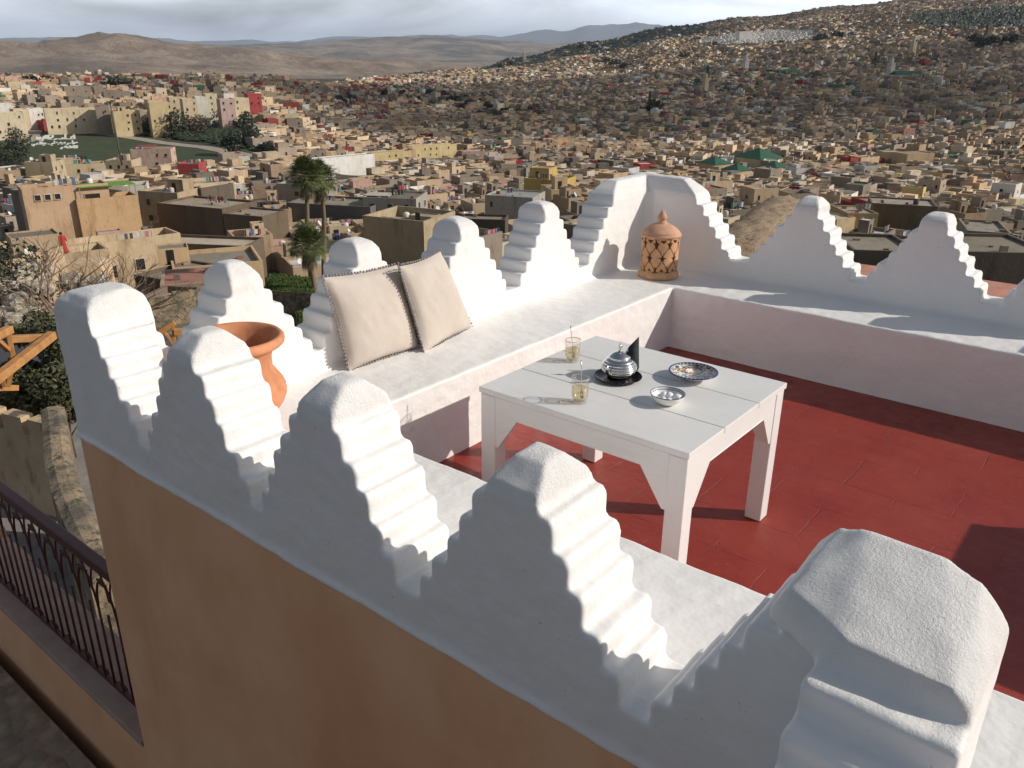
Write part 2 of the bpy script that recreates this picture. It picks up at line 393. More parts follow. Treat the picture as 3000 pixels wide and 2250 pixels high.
# front left corner
mb.box((PX0, PF0, .5), (-.58, -3.62, .98)); mb.box((PX0, PF0, .5), (PX1, -3.62, .98))
cp = []
for (x0_, x1_, y0_, y1_, z) in ((PX0, -.50, PF0, -3.56, .93), (PX0, -.51, PF0, -3.57, 1.0), (PX0+.015, -.53, PF0+.015, -3.59, 1.05), (PX0+.05, -.57, PF0+.055, -3.63, 1.085), (PX0+.10, -.63, PF0+.10, -3.68, 1.10)):
    cp += [(x0_, y0_, z), (x1_, y0_, z), (x1_-.02, PF1, z), (PX1, y1_, z), (x0_, y1_, z)]
mb.hull(cp)
arm(mb, PXf, -.515, 1, PF0, PF1, .95); arm(mb, PYf, -3.60, 1, PX0, PX1, .6)
# front right corner
mb.box((2.32, PF0, .5), (AX1, PF1, .98)); mb.box((AX0, -3.945, .5), (AX1, PF1, 1.0))
cp = []
for (e, z) in ((0, .97), (0, 1.0)):
    cp += [(2.285+e*.8, PF1-e, z), (2.285+e*.8, PF0+.012+e, z), (AX0+.02+e, -3.945+e, z), (AX1-e, -3.945+e, z), (AX1-e, PF1-e, z)]
cp += [(2.300, PF1-.004, 1.05), (2.335, PF1-.02, 1.105), (2.40, PF1-.035, 1.13), (2.54, PF1-.04, 1.13), (2.61, PF1-.05, 1.108), (AX1-.02, PF1-.05, 1.065), (AX1-.002, PF1-.03, 1.02), (AX1-.004, -3.93, 1.02), (2.63, -3.938, 1.045), (2.45, -3.938, 1.052), (2.42, -3.90, 1.06), (2.31, PF0+.02, 1.05)]
mb.hull(cp)
arm(mb, PXf, 2.30, -1, PF0, PF1, .92); 
for i, z in enumerate((.990, .920, .850, .780, .71, .64, .58)):
    ye = -4.005-.064*i; mb.hull([(x_, y_, z_) for x_ in (AX0, AX1) for y_, z_ in ((-3.8, z), (-3.8, .5), (ye+.002, z), (ye-.008, z-.012), (ye+.004, z-.07), (ye+.004, .5))])
tmp = mb.build('tmp_union', PLASTER)
md = tmp.modifiers.new('r', 'REMESH'); md.mode = 'VOXEL'; md.voxel_size = .0085; md.use_smooth_shade = True
ms = tmp.modifiers.new('s', 'SMOOTH'); ms.factor = .5; ms.iterations = 2
dg = bpy.context.evaluated_depsgraph_get(); ev = tmp.evaluated_get(dg); me = ev.to_mesh()
nv, nf = len(me.vertices), len(me.polygons)
V = np.empty(nv*3, np.float32); me.vertices.foreach_get('co', V); V = V.reshape(-1, 3)
NO = np.empty(nv*3, np.float32); me.vertices.foreach_get('normal', NO); NO = NO.reshape(-1, 3)
lt = np.empty(nf, np.int32); me.polygons.foreach_get('loop_total', lt)
li = np.empty(len(me.loops), np.int32); me.loops.foreach_get('vertex_index', li)
ls = np.empty(nf, np.int32); me.polygons.foreach_get('loop_start', ls)
amp = np.array([noise.noise((v[0]*5, v[1]*5, v[2]*5))*.0045 + noise.noise((v[0]*16, v[1]*16, v[2]*16))*.0022 for v in V.tolist()], np.float32)
V = V+NO*amp[:, None]
lo_ = (V[:, 2] < .445) & (V[:, 1] < PF0+.01) | (V[:, 2] < .445) & (V[:, 0] < PX0+.01)
V[lo_, 2] += np.array([.007*noise.noise((a*2.3, b*2.3, 0))+.004*noise.noise((a*9, b*9, 3)) for a, b in V[lo_, :2].tolist()], np.float32)
quads = np.stack([li[ls+k] for k in range(4)], 1) if (lt == 4).all() else None
ev.to_mesh_clear(); bpy.data.objects.remove(tmp)
C = V[quads].mean(1); cx_, cy_, cz_ = C[:, 0], C[:, 1], C[:, 2]
cls = np.zeros(nf, np.int32)   # 0 parapet wall
bench = (cz_ < .468) & (cx_ > PX1+.012) & (cy_ < PB0-.012) & ~((cx_ < AX0-.03+.0) & (cy_ < PF1+.012)) & ~((cx_ < AX1+.012) & (cy_ < PF1+.012))
cls[bench] = 1
names_m = ['parapet_wall', 'bench']; k_ = 2
def setc(mask):
    global k_
    cls[mask & (cz_ > ZV+.004)] = k_; k_ += 1; names_m.append('merlon')
onL = (cx_ < PX1+.03) & (cy_ > PF1+.06); onB = (cy_ > PB0-.03); onF = (cy_ < PF1+.03) & (cx_ < AX0+.02); 
for c_ in left_c: setc(onL & (abs(cy_-c_) < .415) & (cy_ < -.23))
for c_ in back_c: setc(onB & (abs(cx_-c_) < .418) & (cx_ > .25))
for c_ in front_c: setc(onF & (abs(cx_-c_) < .37))
setc((onL & (cy_ > -.26)) | (onB & (cx_ < .25)))
setc((cx_ < -.24) & (cy_ < -3.5)); setc((cx_ > 2.01) & (cy_ < PF1+.03))
terr = empty('terrace_house', (0, 0, -2), 0, 'orange rendered house corner topped by the whitewashed stepped parapet and built-in bench', 'house')
for k in range(k_):
    q = quads[cls == k]
    if not len(q): continue
    used, inv = np.unique(q, return_inverse=True); inv = inv.reshape(q.shape)
    m_ = bpy.data.meshes.new(names_m[k]); m_.vertices.add(len(used)); m_.vertices.foreach_set('co', V[used].ravel())
    m_.loops.add(len(q)*4); m_.loops.foreach_set('vertex_index', inv.ravel().astype(np.int32)); m_.polygons.add(len(q))
    m_.polygons.foreach_set('loop_start', np.arange(0, len(q)*4, 4, dtype=np.int32)); m_.polygons.foreach_set('loop_total', np.full(len(q), 4, np.int32))
    m_.polygons.foreach_set('use_smooth', np.ones(len(q), bool)); m_.materials.append(PLASTER); m_.update(); m_.validate()
    # keep the normals of the whole wall so that the split does not show
    o = link(names_m[k], m_, terr, (0, 0, 2))
w = MB(); w.box((PX0+.006, PF0+.004, -2.2), (6.8, PB1-.006, -.05)); w.box((PX0+.006, PF0+.004, -.05), (-.05, PB1-.006, .425)); w.box((-.05, .05, -.05), (6.8, PB1-.006, .41))
w.box((-.05, PF0+.004, -.05), (AX0+.02, -3.10, .425)); w.box((AX0+.006, -6.8, -2.2), (6.8, PF0+.2, -.052)); w.box((AX0+.006, -6.8, -.06), (AX0+.1, PF0+.1, .425))
w.build('outer_wall', ORANGE, terr, (0, 0, 2))
w2 = MB(); w2.box((PX0-.02, PF0-.02, -9), (6.8, PB1+.02, -2.2)); w2.box((AX0-.02, -6.8, -9), (6.8, PF0-.02, -2.202)); w2.build('lower_wall', ORANGE, terr, (0, 0, 2))
f_ = MB()
nx, ny = 110, 60
vs = [(-.01+7*i/nx, -7+7.02*j/(ny), .0+.0025*noise.noise((i*.19, j*.35, 0))) for j in range(ny+1) for i in range(nx+1)]
fs = [(j*(nx+1)+i, j*(nx+1)+i+1, (j+1)*(nx+1)+i+1, (j+1)*(nx+1)+i) for j in range(ny) for i in range(nx)]
fs = [f for f in fs if not (vs[f[0]][1] < -3.2 and vs[f[0]][0] < 2.62)]
f_.add(vs, fs, smooth=True)
tag(f_.build('terrace_floor', REDF), kind='structure')

# ---- table
TX0, TY0, TX1, TY1, TH = .5576, -2.7458, 1.5542, -1.8496, .673
def make_table(name, label, x, y, group=None):
    t = empty(name, (x, y, 0), 0, label, 'table', group); W, D_ = TX1-TX0, TY1-TY0
    top = MB(); ys = [0, .285, .605, D_]
    for i in range(3):
        top.box((-.006, ys[i]+(.0022 if i else -.006), TH-.026), (W+.006, ys[i+1]-(.0022 if i < 2 else -.006), TH+rnd.uniform(-.0008, .0008)))
    bevel(top.build('tabletop', WOOD, t), .0025, 2)
    g = MB(); g.box((.05, .05, TH-.034), (W-.05, D_-.05, TH-.027)); g.build('gap_backing', GAP, t)  # dark sheet under the boards; the shade in their gaps is its colour
    L = .078; ah = .082; z1 = TH-.030
    for ix in (0, 1):
        for iy in (0, 1):
            m = MB(); x0 = ix*(W-L); y0 = iy*(D_-L); m.box((x0, y0, 0.002), (x0+L, y0+L, z1)); bevel(m.build('leg', LEGW, t), .004, 2)
    def apron(p0, p1, nrm):
        m = MB(); p0, p1 = Vector(p0), Vector(p1); d = (p1-p0).normalized(); n = Vector(nrm)*.028; Ln = (p1-p0).length
        prof = [(0, z1), (0, z1-.235), (.014, z1-.235), (.118, z1-ah), (Ln-.118, z1-ah), (Ln-.014, z1-.235), (Ln, z1-.235), (Ln, z1)]
        a = [p0+d*u+Vector((0, 0, z)) for u, z in prof]; b = [p+n for p in a]; k = len(a)
        m.add(a+b, [(0, 1, 2, 3), (0, 3, 4, 7), (4, 5, 6, 7), (k+3, k+2, k+1, k), (k+7, k+4, k+3, k), (k+7, k+6, k+5, k+4)]+[(i, (i+1) % k, k+(i+1) % k, k+i) for i in range(k)])
        bevel(m.build('apron', WOOD, t), .0025, 1)
    apron((L, .004, 0), (W-L, .004, 0), (0, 1, 0)); apron((L, D_-.032, 0), (W-L, D_-.032, 0), (0, 1, 0))
    apron((.004, L, 0), (.004, D_-L, 0), (1, 0, 0)); apron((W-.032, L, 0), (W-.032, D_-L, 0), (1, 0, 0))
    return t
make_table('garden_table', 'square white painted wooden table set for tea on the red floor', TX0, TY0)
tb2 = make_table('side_table', 'second white painted wooden table, standing beyond the right edge and only casting its shadow', 3.33, -1.76)
tb2.scale = (1, 1.22, 1)
ZT = TH+.001
# ---- tea glasses
t = NT('clear_glass'); t.b.inputs['Transmission Weight'].default_value = 1; t.b.inputs['IOR'].default_value = 1.16; t.b.inputs['Roughness'].default_value = .02
gl_b = t.bump(t.noise(70, 2), .25, .003); GLASS = t.m
def thin(t, tint, k, rough, bumpn=None):
    tr = t.new('ShaderNodeBsdfTransparent'); tr.inputs[0].default_value = (*tint, 1); gl = t.new('ShaderNodeBsdfGlossy'); gl.inputs['Roughness'].default_value = rough; fr = t.new('ShaderNodeLayerWeight'); fr.inputs[0].default_value = .18
    if bumpn: t.link(bumpn, gl.inputs['Normal']); t.link(bumpn, fr.inputs['Normal'])
    f = t.math('ADD', t.math('MULTIPLY', fr.outputs[1], .45), k); mx = t.new('ShaderNodeMixShader'); t.link(f, mx.inputs[0]); t.link(tr.outputs[0], mx.inputs[1]); t.link(gl.outputs[0], mx.inputs[2]); t.link(mx.outputs[0], t.n['Material Output'].inputs['Surface'])
thin(t, (.985, .98, .97), .03, .06, gl_b)
t = NT('gold_rim'); GOLD = t.out((.78, .66, .42), .35, None, .15)
t = NT('pale_mint_tea'); t.b.inputs['Transmission Weight'].default_value = .85; t.b.inputs['IOR'].default_value = 1.12; TEA = t.m; thin(t, (.95, .88, .70), .02, .1)
def tea_glass(x, y, h, label):
    g = empty('tea_glass', (x, y, ZT), 0, label, 'glass'); r = .036
    pr = [(0, .001), (r*.80, .001), (r*.86, .006), (r*.84, .016), (r*.93, .03), (r*.97, h*.45), (r*.95, h*.62), (r, h*.75), (r*1.02, h), (r*.96, h+.0005), (r*.94, h*.75), (r*.89, h*.62), (r*.91, h*.45), (r*.86, .03), (r*.70, .012), (0, .011)]
    m = MB(); m.lathe(pr, 40, rib=lambda a, z: 1+.012*math.cos(10*a)*(1 if .02 < z < h*.7 else 0)); m.build('glass_wall', GLASS, g)
    m = MB(); m.lathe([(0, .0125), (r*.68, .0125), (r*.84, .031), (r*.885, h*.45), (r*.865, h*.60), (0, h*.60)], 32); m.build('tea', TEA, g)
    m = MB(); 
    for zz in (h*.988,): m.lathe([(r*1.02+.0008, zz-.0015), (r*1.035, zz), (r*1.02+.0008, zz+.0015)], 40, ends=False)
    for k in range(6):
        a = k*math.pi/3; c0, s0 = math.cos(a), math.sin(a)
        m.tube([((r+.001)*c0*f, (r+.001)*s0*f, z) for f, z in ((.90, .03), (.97, h*.3), (.99, h*.5), (1.0, h*.70))], .0007, 4)
    m.build('gilt_pattern', GOLD, g)
    for k in range(5):
        m = MB(); a = k*1.3; cc = Vector((.012*math.cos(a), .012*math.sin(a), .02+.006*k)); pts = []
        m.add([cc+Vector((-.010, 0, 0)), cc+Vector((0, -.006, .004)), cc+Vector((.012, 0, .006)), cc+Vector((0, .007, .002))], [(0, 1, 2, 3)]); m.build('mint_leaf', LEAF, g)
    return g
def spoon(x, y, lean, label, L=.165):
    s = empty('teaspoon', (x, y, ZT+.014), 0, label, 'spoon'); d = Vector(lean).normalized(); m = MB()
    m.tube([d*.028, d*.06, d*(L*.75), d*L], [.0016, .0013, .0018, .0030], 6); m.build('handle', STEEL, s)
    b = MB(); side = d.cross(Vector((0, 1, .2))).normalized(); nn = side.cross(d)
    pts = []; fs = []
    for i in range(9):
        u = i/8; wv = .010*math.sin(math.pi*min(1, .08+u*.92))**.6 if i < 8 else .001
        for j in range(5): v = (j-2)/2; pts.append(d*(.032*(1-u))+side*wv*v+nn*(.004*(v*v-1)*math.sin(math.pi*u)))
    fs = [(i*5+j, i*5+j+1, (i+1)*5+j+1, (i+1)*5+j) for i in range(8) for j in range(4)]; b.add(pts, fs, smooth=True)
    o = b.build('bowl', STEEL, s); sm = o.modifiers.new('s', 'SOLIDIFY'); sm.thickness = .0008
tea_glass(.986, -2.616, .110, 'gilt tea glass with a spoon, nearest the front edge of the table')
spoon(.992, -2.61, (-.10, .05, 1), 'silver teaspoon standing in the nearer tea glass')
tea_glass(.680, -2.235, .106, 'gilt tea glass with a spoon, at the back left of the silver teapot')
spoon(.684, -2.232, (-.16, .02, 1), 'silver teaspoon standing in the farther tea glass', .155)
# ---- teapot on tray
TPX, TPY = .962, -2.283
tr = MB(); tr.lathe([(0, .003), (.085, .003), (.103, .010), (.106, .013), (.105, .015), (.100, .012), (.084, .0075), (0, .0075)], 64)
o = tr.build('round_tray', BLACKT, None, (TPX, TPY, ZT)); tag(o, 'round black glazed tray plate under the silver teapot', 'tray')
tp = empty('teapot', (TPX-.006, TPY+.012, ZT+.008), 0, 'ribbed silver teapot with pointed lid on the black tray', 'teapot')
def rib(a, z): return 1+.022*math.sin(z*2*math.pi/.0105) if .012 < z < .082 else 1
m = MB(); pr = [(0, .004), (.040, .004), (.046, .0), (.048, .004), (.060, .010)]
for i in range(46):
    u = i/45; z = .010+u*.075; r_ = .060+(.079-.060)*math.sin(min(1, u/.42)*math.pi/2) if u < .42 else .044+(.079-.044)*max(0, math.cos((u-.42)/.58*math.pi/2))**.8
    pr.append((r_, z))
pr += [(.043, .087), (0, .087)]
m.lathe(pr, 56, rib=rib); m.build('pot_body', SILVER, tp)
m = MB(); m.lathe([(.0, .086), (.047, .086), (.050, .089), (.048, .092), (.040, .098), (.030, .106), (.020, .110), (.010, .113), (.006, .118), (.004, .121), (0, .121)], 48, rib=lambda a, z: 1+.012*math.sin(z*900)); l_ = m.build('lid', SILVER, tp)
m = MB(); m.lathe([(0, .120), (.005, .121), (.004, .126), (.0085, .133), (.0095, .138), (.006, .145), (.003, .149), (.004, .152), (0, .160)], 20); m.build('knob', SILVER, l_)
sd = (CAM-Vector((TPX, TPY, .7))); sd.z = 0; sd.normalize(); sd = Matrix.Rotation(R(-30), 3, 'Z') @ sd   # spout points to the viewer, a little left
m = MB(); m.tube([sd*.060+Vector((0, 0, .028)), sd*.078+Vector((0, 0, .030)), sd*.094+Vector((0, 0, .044)), sd*.101+Vector((0, 0, .062)), sd*.112+Vector((0, 0, .074))], [.016, .013, .009, .0075, .008], 14); m.build('spout', SILVER, tp)
sl = sd.cross(Vector((0, 0, 1)))
hd = -sd
m = MB(); m.tube([hd*.042+Vector((0, 0, .085)), hd*.07+Vector((0, 0, .100)), hd*.095+Vector((0, 0, .090)), hd*.102+Vector((0, 0, .06)), hd*.088+Vector((0, 0, .035)), hd*.072+Vector((0, 0, .028))], .0045, 10); m.build('handle', SILVER, tp)
m = MB(); cb = Vector((TPX, TPY, ZT+.012))+hd*.075+_r*.018
ptsn = [(-.052, 0, .02), (.024, 0, .0), (.034, .004, .02), (.026, 0, .162), (-.014, 0, .11)]
for sgn in (-1, 1):
    q_ = [cb+_r*p_[0]+Vector((0, 0, p_[2]))+HF*(sgn*(.012 if p_[2] < .12 else .001)) for p_ in ptsn]
    m.add(q_+[cb+_r*.012+Vector((0, 0, .05))+HF*sgn*.024], [(0, 1, 5), (1, 2, 5), (2, 3, 5), (3, 4, 5), (4, 0, 5)], smooth=True)
for i in range(5):
    pass
o = m.build('folded_napkin', CLOTH); so = o.modifiers.new('s', 'SOLIDIFY'); so.thickness = .003
tag(o, 'dark pointed folded cloth napkin round the handle behind the silver teapot', 'napkin')
# ---- painted plate
t = NT('painted_plate_glaze'); tc = t.new('ShaderNodeTexCoord'); ob = tc.outputs['Object']
s_ = t.new('ShaderNodeSeparateXYZ'); t.link(ob, s_.inputs[0])
rr_ = t.math('SQRT', t.math('ADD', t.math('POWER', s_.outputs[0], 2.0), t.math('POWER', s_.outputs[1], 2.0)))
an = t.math('ARCTAN2', s_.outputs[1], s_.outputs[0])
cw = t.new('ShaderNodeCombineXYZ'); t.link(t.math('MULTIPLY', an, 3.6), cw.inputs[0]); t.link(t.math('MULTIPLY', rr_, 78.0), cw.inputs[1])
vo = t.new('ShaderNodeTexVoronoi'); vo.inputs['Scale'].default_value = 1.0; t.link(cw.outputs[0], vo.inputs['Vector'])
hs = t.new('ShaderNodeSeparateColor'); t.link(vo.outputs['Color'], hs.inputs[0])
cr = t.new('ShaderNodeValToRGB'); cr.color_ramp.interpolation = 'CONSTANT'
for i, (p_, c_) in enumerate([(0, (.015, .02, .10)), (.2, (.55, .06, .03)), (.38, (.80, .77, .70)), (.52, (.02, .02, .03)), (.66, (.10, .32, .40)), (.78, (.75, .30, .08)), (.88, (.15, .32, .12))]):
    e = cr.color_ramp.elements[i] if i < 2 else cr.color_ramp.elements.new(p_)
    e.position = p_; e.color = (*c_, 1)
t.link(hs.outputs[0], cr.inputs[0])
stripe = t.math('GREATER_THAN', t.math('SINE', t.math('MULTIPLY', an, 34.0)), .1)
rim = t.mix(stripe, (.80, .78, .72), (.03, .04, .17))
inner = t.math('LESS_THAN', rr_, .035); outer = t.math('GREATER_THAN', rr_, .088); edge = t.math('GREATER_THAN', rr_, .1005)
star = t.mix(t.math('GREATER_THAN', t.math('MULTIPLY', t.math('SINE', t.math('MULTIPLY', an, 6.0)), t.math('SINE', t.math('MULTIPLY', rr_, 300.0))), .35), (.84, .80, .70), (.60, .20, .08))
ring = t.math('LESS_THAN', t.math('ABSOLUTE', t.math('SUBTRACT', rr_, .037)), .0030)
petal = t.math('GREATER_THAN', vo.outputs['Distance'], .62)
c = t.mix(petal, cr.outputs[0], (.80, .77, .70)); c = t.mix(inner, c, star); c = t.mix(ring, c, (.02, .03, .14)); c = t.mix(outer, c, rim); c = t.mix(edge, c, (.018, .028, .20))
PLATE = t.out(c, .28)
WHITEG = simple('white_glaze', (.80, .79, .75), .2, .03, 20, 0)
pl = empty('painted_plate', (1.218, -2.072, ZT), R(20), 'round patterned plate with a blue rim, at the right of the teapot', 'plate')
m = MB(); m.lathe([(0, .009), (.036, .009), (.055, .016), (.085, .030), (.1035, .038), (.106, .0375)], 72); m.build('painted_face', PLATE, pl)
m = MB(); m.lathe([(0, .003), (.036, .003), (.037, 0), (.041, 0), (.042, .004), (.060, .0125), (.090, .026), (.106, .0345), (.1065, .0372)], 72); m.build('underside', simple('plate_underside', (.62, .60, .58), .3, .1, 20, 0), pl)
m = MB(); m.tube([(.1065*math.cos(a*math.pi/24), .1065*math.sin(a*math.pi/24), .0362) for a in range(49)], .0024, 8, caps=False); m.build('blue_rim', simple('cobalt_glaze', (.02, .028, .20), .2, .1, 20, 0), pl)
# ---- bowl of sweets
bw = empty('small_bowl', (1.268, -2.392, ZT), 0, 'small white bowl with a blue edge, nearest the right side of the table', 'bowl')
m = MB(); m.lathe([(0, .002), (.030, .002), (.032, 0), (.036, .001), (.055, .015), (.068, .034), (.071, .0435), (.0695, .0445), (.066, .034), (.052, .017), (.034, .007), (0, .006)], 60); m.build('bowl_wall', WHITEG, bw)
m = MB(); m.tube([(.0703*math.cos(a*math.pi/24), .0703*math.sin(a*math.pi/24), .0440) for a in range(49)], .0016, 8, caps=False); m.build('blue_rim', simple('navy_glaze', (.03, .045, .16), .25, .1, 20, 0), bw)
m = MB(); m.lathe([(.0655, .0335), (.0688, .0415)], 60, ends=False); m.build('blue_inner_band', simple('light_blue_glaze', (.20, .28, .48), .25, .25, 60, 0), bw)
sw = [(0, 0, .020), (.022, .006, .022), (-.020, .008, .021), (-.006, -.022, .021), (.018, -.020, .022), (-.026, -.014, .024), (-.012, .026, .022), (.036, .016, .030), (.006, .004, .036), (-.014, -.004, .035)]
for i, (sx, sy, sz) in enumerate(sw):
    b = bmesh.new(); bmesh.ops.create_icosphere(b, subdivisions=2, radius=.0155 if i != 7 else .019)
    for v in b.verts: v.co += v.normal*.003*noise.noise(v.co*90+Vector((i*3, 0, 0))); v.co.z *= .85
    me_ = bpy.data.meshes.new('sugar_lump'); b.to_mesh(me_); b.free(); me_.polygons.foreach_set('use_smooth', [True]*len(me_.polygons)); me_.materials.append(SUGAR)
    o = link('sugar_lump', me_, None, (1.268+sx, -2.392+sy, ZT+sz))
    lab = {7: 'larger round white sugar lump resting against the bowl rim', 8: 'white sugar lump on top of the heap in the small bowl'}.get(i, 'white sugar lump heaped in the small bowl')
    tag(o, lab, 'sugar lump', 'sugar lumps in the small bowl')

# ---- cushions
def cushion(bl, br, tl, tr, label, thick=.075):
    bl, br, tl, tr = map(Vector, (bl, br, tl, tr)); nrm = (br-bl).cross(tl-bl).normalized()
    if nrm.x < 0: nrm = -nrm
    N = 34; e = empty('cushion', bl, 0, label, 'cushion', 'beige cushions on the bench')
    def P(u, v, s):
        a = 1-abs(2*u-1)**2.6; b = 1-abs(2*v-1)**2.6; h = (max(a, 0)*max(b, 0))**.48
        inx = .007*math.sin(math.pi*v); iny = .007*math.sin(math.pi*u)
        uu = u+(inx/(br-bl).length)*(1-2*u)*2.0*abs(2*u-1); vv = v+(iny/(tl-bl).length)*(1-2*v)*2.0*abs(2*v-1)
        p = (bl*(1-uu)+br*uu)*(1-vv)+(tl*(1-uu)+tr*uu)*vv
        wr = (.005*noise.noise((u*3+s, v*2.6, s*2+bl.y*7))+.004*noise.noise((u*9, v*7+u*4, s+bl.y)))*h+.006*math.exp(-((1-abs(2*u-1))**2+(1-abs(2*v-1))**2)*9)*noise.noise((u*22, v*22, s))
        return p+nrm*(s*(thick*h+.002)-.055+wr)-bl
    m = MB(); vs = []; fs = []
    for s in (1, -1):
        n0 = len(vs)
        for j in range(N+1):
            for i in range(N+1): vs.append(P(i/N, j/N, s))
        fs += [tuple((n0+j*(N+1)+i, n0+j*(N+1)+i+1, n0+(j+1)*(N+1)+i+1, n0+(j+1)*(N+1)+i)[::s]) for j in range(N) for i in range(N)]
    m.add(vs, fs, smooth=True); m.build('cover', FABRIC, e)
    m = MB(); edge = []
    for k in range(25): edge += [(k/25, 0), (1, k/25), (1-k/25, 1), (0, 1-k/25)]
    for (u, v) in edge:
        p = P(u, v, 0); d = Vector(((u-.5), 0, 0)); out = ((br-bl).normalized()*(u-.5)+(tl-bl).normalized()*(v-.5)); 
        if abs(u-.5) < .5 and v in (0, 1): out = (tl-bl).normalized()*(v-.5)
        if abs(v-.5) < .5 and u in (0, 1): out = (br-bl).normalized()*(u-.5)
        c_ = p+out.normalized()*.010+Vector((jit(.002), jit(.002), max(jit(.002), 0)))
        b = bmesh.new(); bmesh.ops.create_icosphere(b, subdivisions=1, radius=.0072)
        m.add([v_.co+c_ for v_ in b.verts], [tuple(x.index for x in f.verts) for f in b.faces], smooth=True); b.free()
    m.build('pompom_trim', POM, e)
    m = MB(); m.tube([P(u, v, 0) for u, v in ([(k/20, 0) for k in range(20)]+[(1, k/20) for k in range(20)]+[(1-k/20, 1) for k in range(20)]+[(0, 1-k/20) for k in range(21)])], .0022, 5, caps=False); m.build('piping', FABRIC, e)
cushion((-.425, -2.615, .462), (-.405, -2.118, .462), (-.505, -2.672, .957), (-.505, -2.165, .930), 'larger beige cushion with grey pompom trim, leaning upright on the parapet')
cushion((-.325, -2.145, .462), (-.435, -1.622, .462), (-.400, -2.235, .955), (-.475, -1.842, .958), 'smaller-looking beige cushion tilted against the other one', .06)

# ---- terracotta pot
pt = empty('terracotta_pot', (-.268, -3.388, .455), 0, 'tall fluted orange terracotta pot with a wide flared rim on the bench corner', 'pot')
def flute(a, z): return 1+(.018*math.cos(22*a) if .15 < z < .33 else 0)*min(1, max(0, (z-.15)/.03))*min(1, max(0, (.33-z)/.03))
pr = [(0, .0), (.092, .0), (.098, .012), (.090, .022), (.105, .045), (.135, .08), (.162, .12), (.175, .155), (.176, .185), (.165, .215), (.146, .245), (.131, .27), (.130, .295), (.132, .32), (.138, .345), (.156, .365), (.168, .372), (.178, .376), (.186, .384), (.189, .396), (.187, .408), (.180, .416), (.172, .418), (.163, .413), (.150, .395), (.132, .35), (.115, .30), (.120, .26), (.155, .18), (.15, .12), (.08, .03), (0, .03)]
pr = [(a*1.09, b*1.04) for a, b in pr]
m = MB(); m.lathe(pr, 132, rib=flute); m.build('pot_wall', TERRA, pt)

# ---- lantern with cut-outs
ln = empty('clay_lantern', (-.245, .216, .452), R(8), 'pierced clay lantern with a domed pointed lid in the white corner niche', 'lantern')
RB, Z0, Z1 = .141, .052, .312
def patt(a, z):
    nC = 9; h = .1075; s = a/(2*math.pi/nC); row = (z-Z0-.004)/h; hole = groove = False
    for off in (0, .5):
        ph = (row+off*1.0); 
    x = s % 1.0
    # interlaced wavy bands
    tri = abs(((row*1.0) % 2)-1); wv = .5*(0.5-.5*math.cos(math.pi*row))
    d1 = min(abs(x-wv), abs(x-wv-1), abs(x-wv+1)); d2 = min(abs(x-(1-wv)), abs(x-(1-wv)-1), abs(x-(1-wv)+1))
    gw = .05
    if d1 < gw or d2 < gw: groove = True
    for (cx_0, cr_) in ((0, 0), (0, 2), (.5, 1), (0, 1.0+1)):
        xx = (x-cx_0+.5) % 1-.5; yy = row-cr_-.0
        if cr_ == 0: yy -= .0
        # fleur: upper spike, wings, lower spike
        y2 = yy
        if 0 <= y2-.03 < .38 and abs(xx) < .085*(1-(y2-.03)/.38)+.03: hole = True
        if -.14 <= y2 < .06 and abs(xx) < .33*(y2+.14)/.20: hole = True
        if -.42 <= y2 < -.06 and abs(xx) < .16*(y2+.42)/.36: hole = True
    xx = (x) % 1; 
    if row > 2.02 and row < 2.24:
        xd = (x-.5+.5) % 1-.5
        if abs((x-.5)) < .26*(row-1.98)/.26: hole = True
    if row < .30 and row > .06 and abs(x-.5) < .20*(1-(row-.06)/.24): hole = True
    return hole, groove
NA, NZ = 300, 110; m = MB(); g_ = MB()
def bodyP(i, j, rr): a = 2*math.pi*i/NA; z = Z0+(Z1-Z0)*j/NZ; rad = rr*(.965+.05*(z-Z0)/(Z1-Z0)); return (rad*math.cos(a), rad*math.sin(a), z)
hol = np.zeros((NA, NZ), bool); gro = np.zeros((NA, NZ), bool)
for i in range(NA):
    for j in range(NZ): hol[i, j], gro[i, j] = patt(2*math.pi*(i+.5)/NA, Z0+(Z1-Z0)*(j+.5)/NZ)
T_ = .012; idx = {}; vs = []
def vid(i, j, k):
    key = (i % NA, j, k)
    if key not in idx: idx[key] = len(vs); vs.append(bodyP(i, j, (RB, RB-T_, RB-.0025)[k]))
    return idx[key]
fs = []; mi = []
for i in range(NA):
    for j in range(NZ):
        if hol[i, j]: continue
        k = 0
        fs.append((vid(i, j, 0), vid(i+1, j, 0), vid(i+1, j+1, 0), vid(i, j+1, 0))); mi.append(1 if gro[i, j] else 0)
        fs.append((vid(i, j+1, 1), vid(i+1, j+1, 1), vid(i+1, j, 1), vid(i, j, 1))); mi.append(0)
        for (di, dj, a, b) in ((1, 0, (1, 0), (1, 1)), (-1, 0, (0, 1), (0, 0)), (0, 1, (1, 1), (0, 1)), (0, -1, (0, 0), (1, 0))):
            jj = j+dj
            if 0 <= jj < NZ and hol[(i+di) % NA, jj]:
                p, q = (i+a[0], j+a[1]), (i+b[0], j+b[1]); fs.append((vid(*p, 1), vid(*p, 0), vid(*q, 0), vid(*q, 1))[::-1]); mi.append(0)
m.v = vs; m.f = fs; m.c = [(0, 0, 0)]*len(fs); m.m = mi; m.sm = [True]*len(fs)
m.build('pierced_body', [TERRAL, TERRAD], ln)
m = MB(); m.lathe([(0, 0), (.146, 0), (.154, .010), (.154, .026), (.149, .038), (.142, .046), (.139, .054), (.122, .054), (.118, .02), (0, .02)], 72); m.build('base', TERRAL, ln)
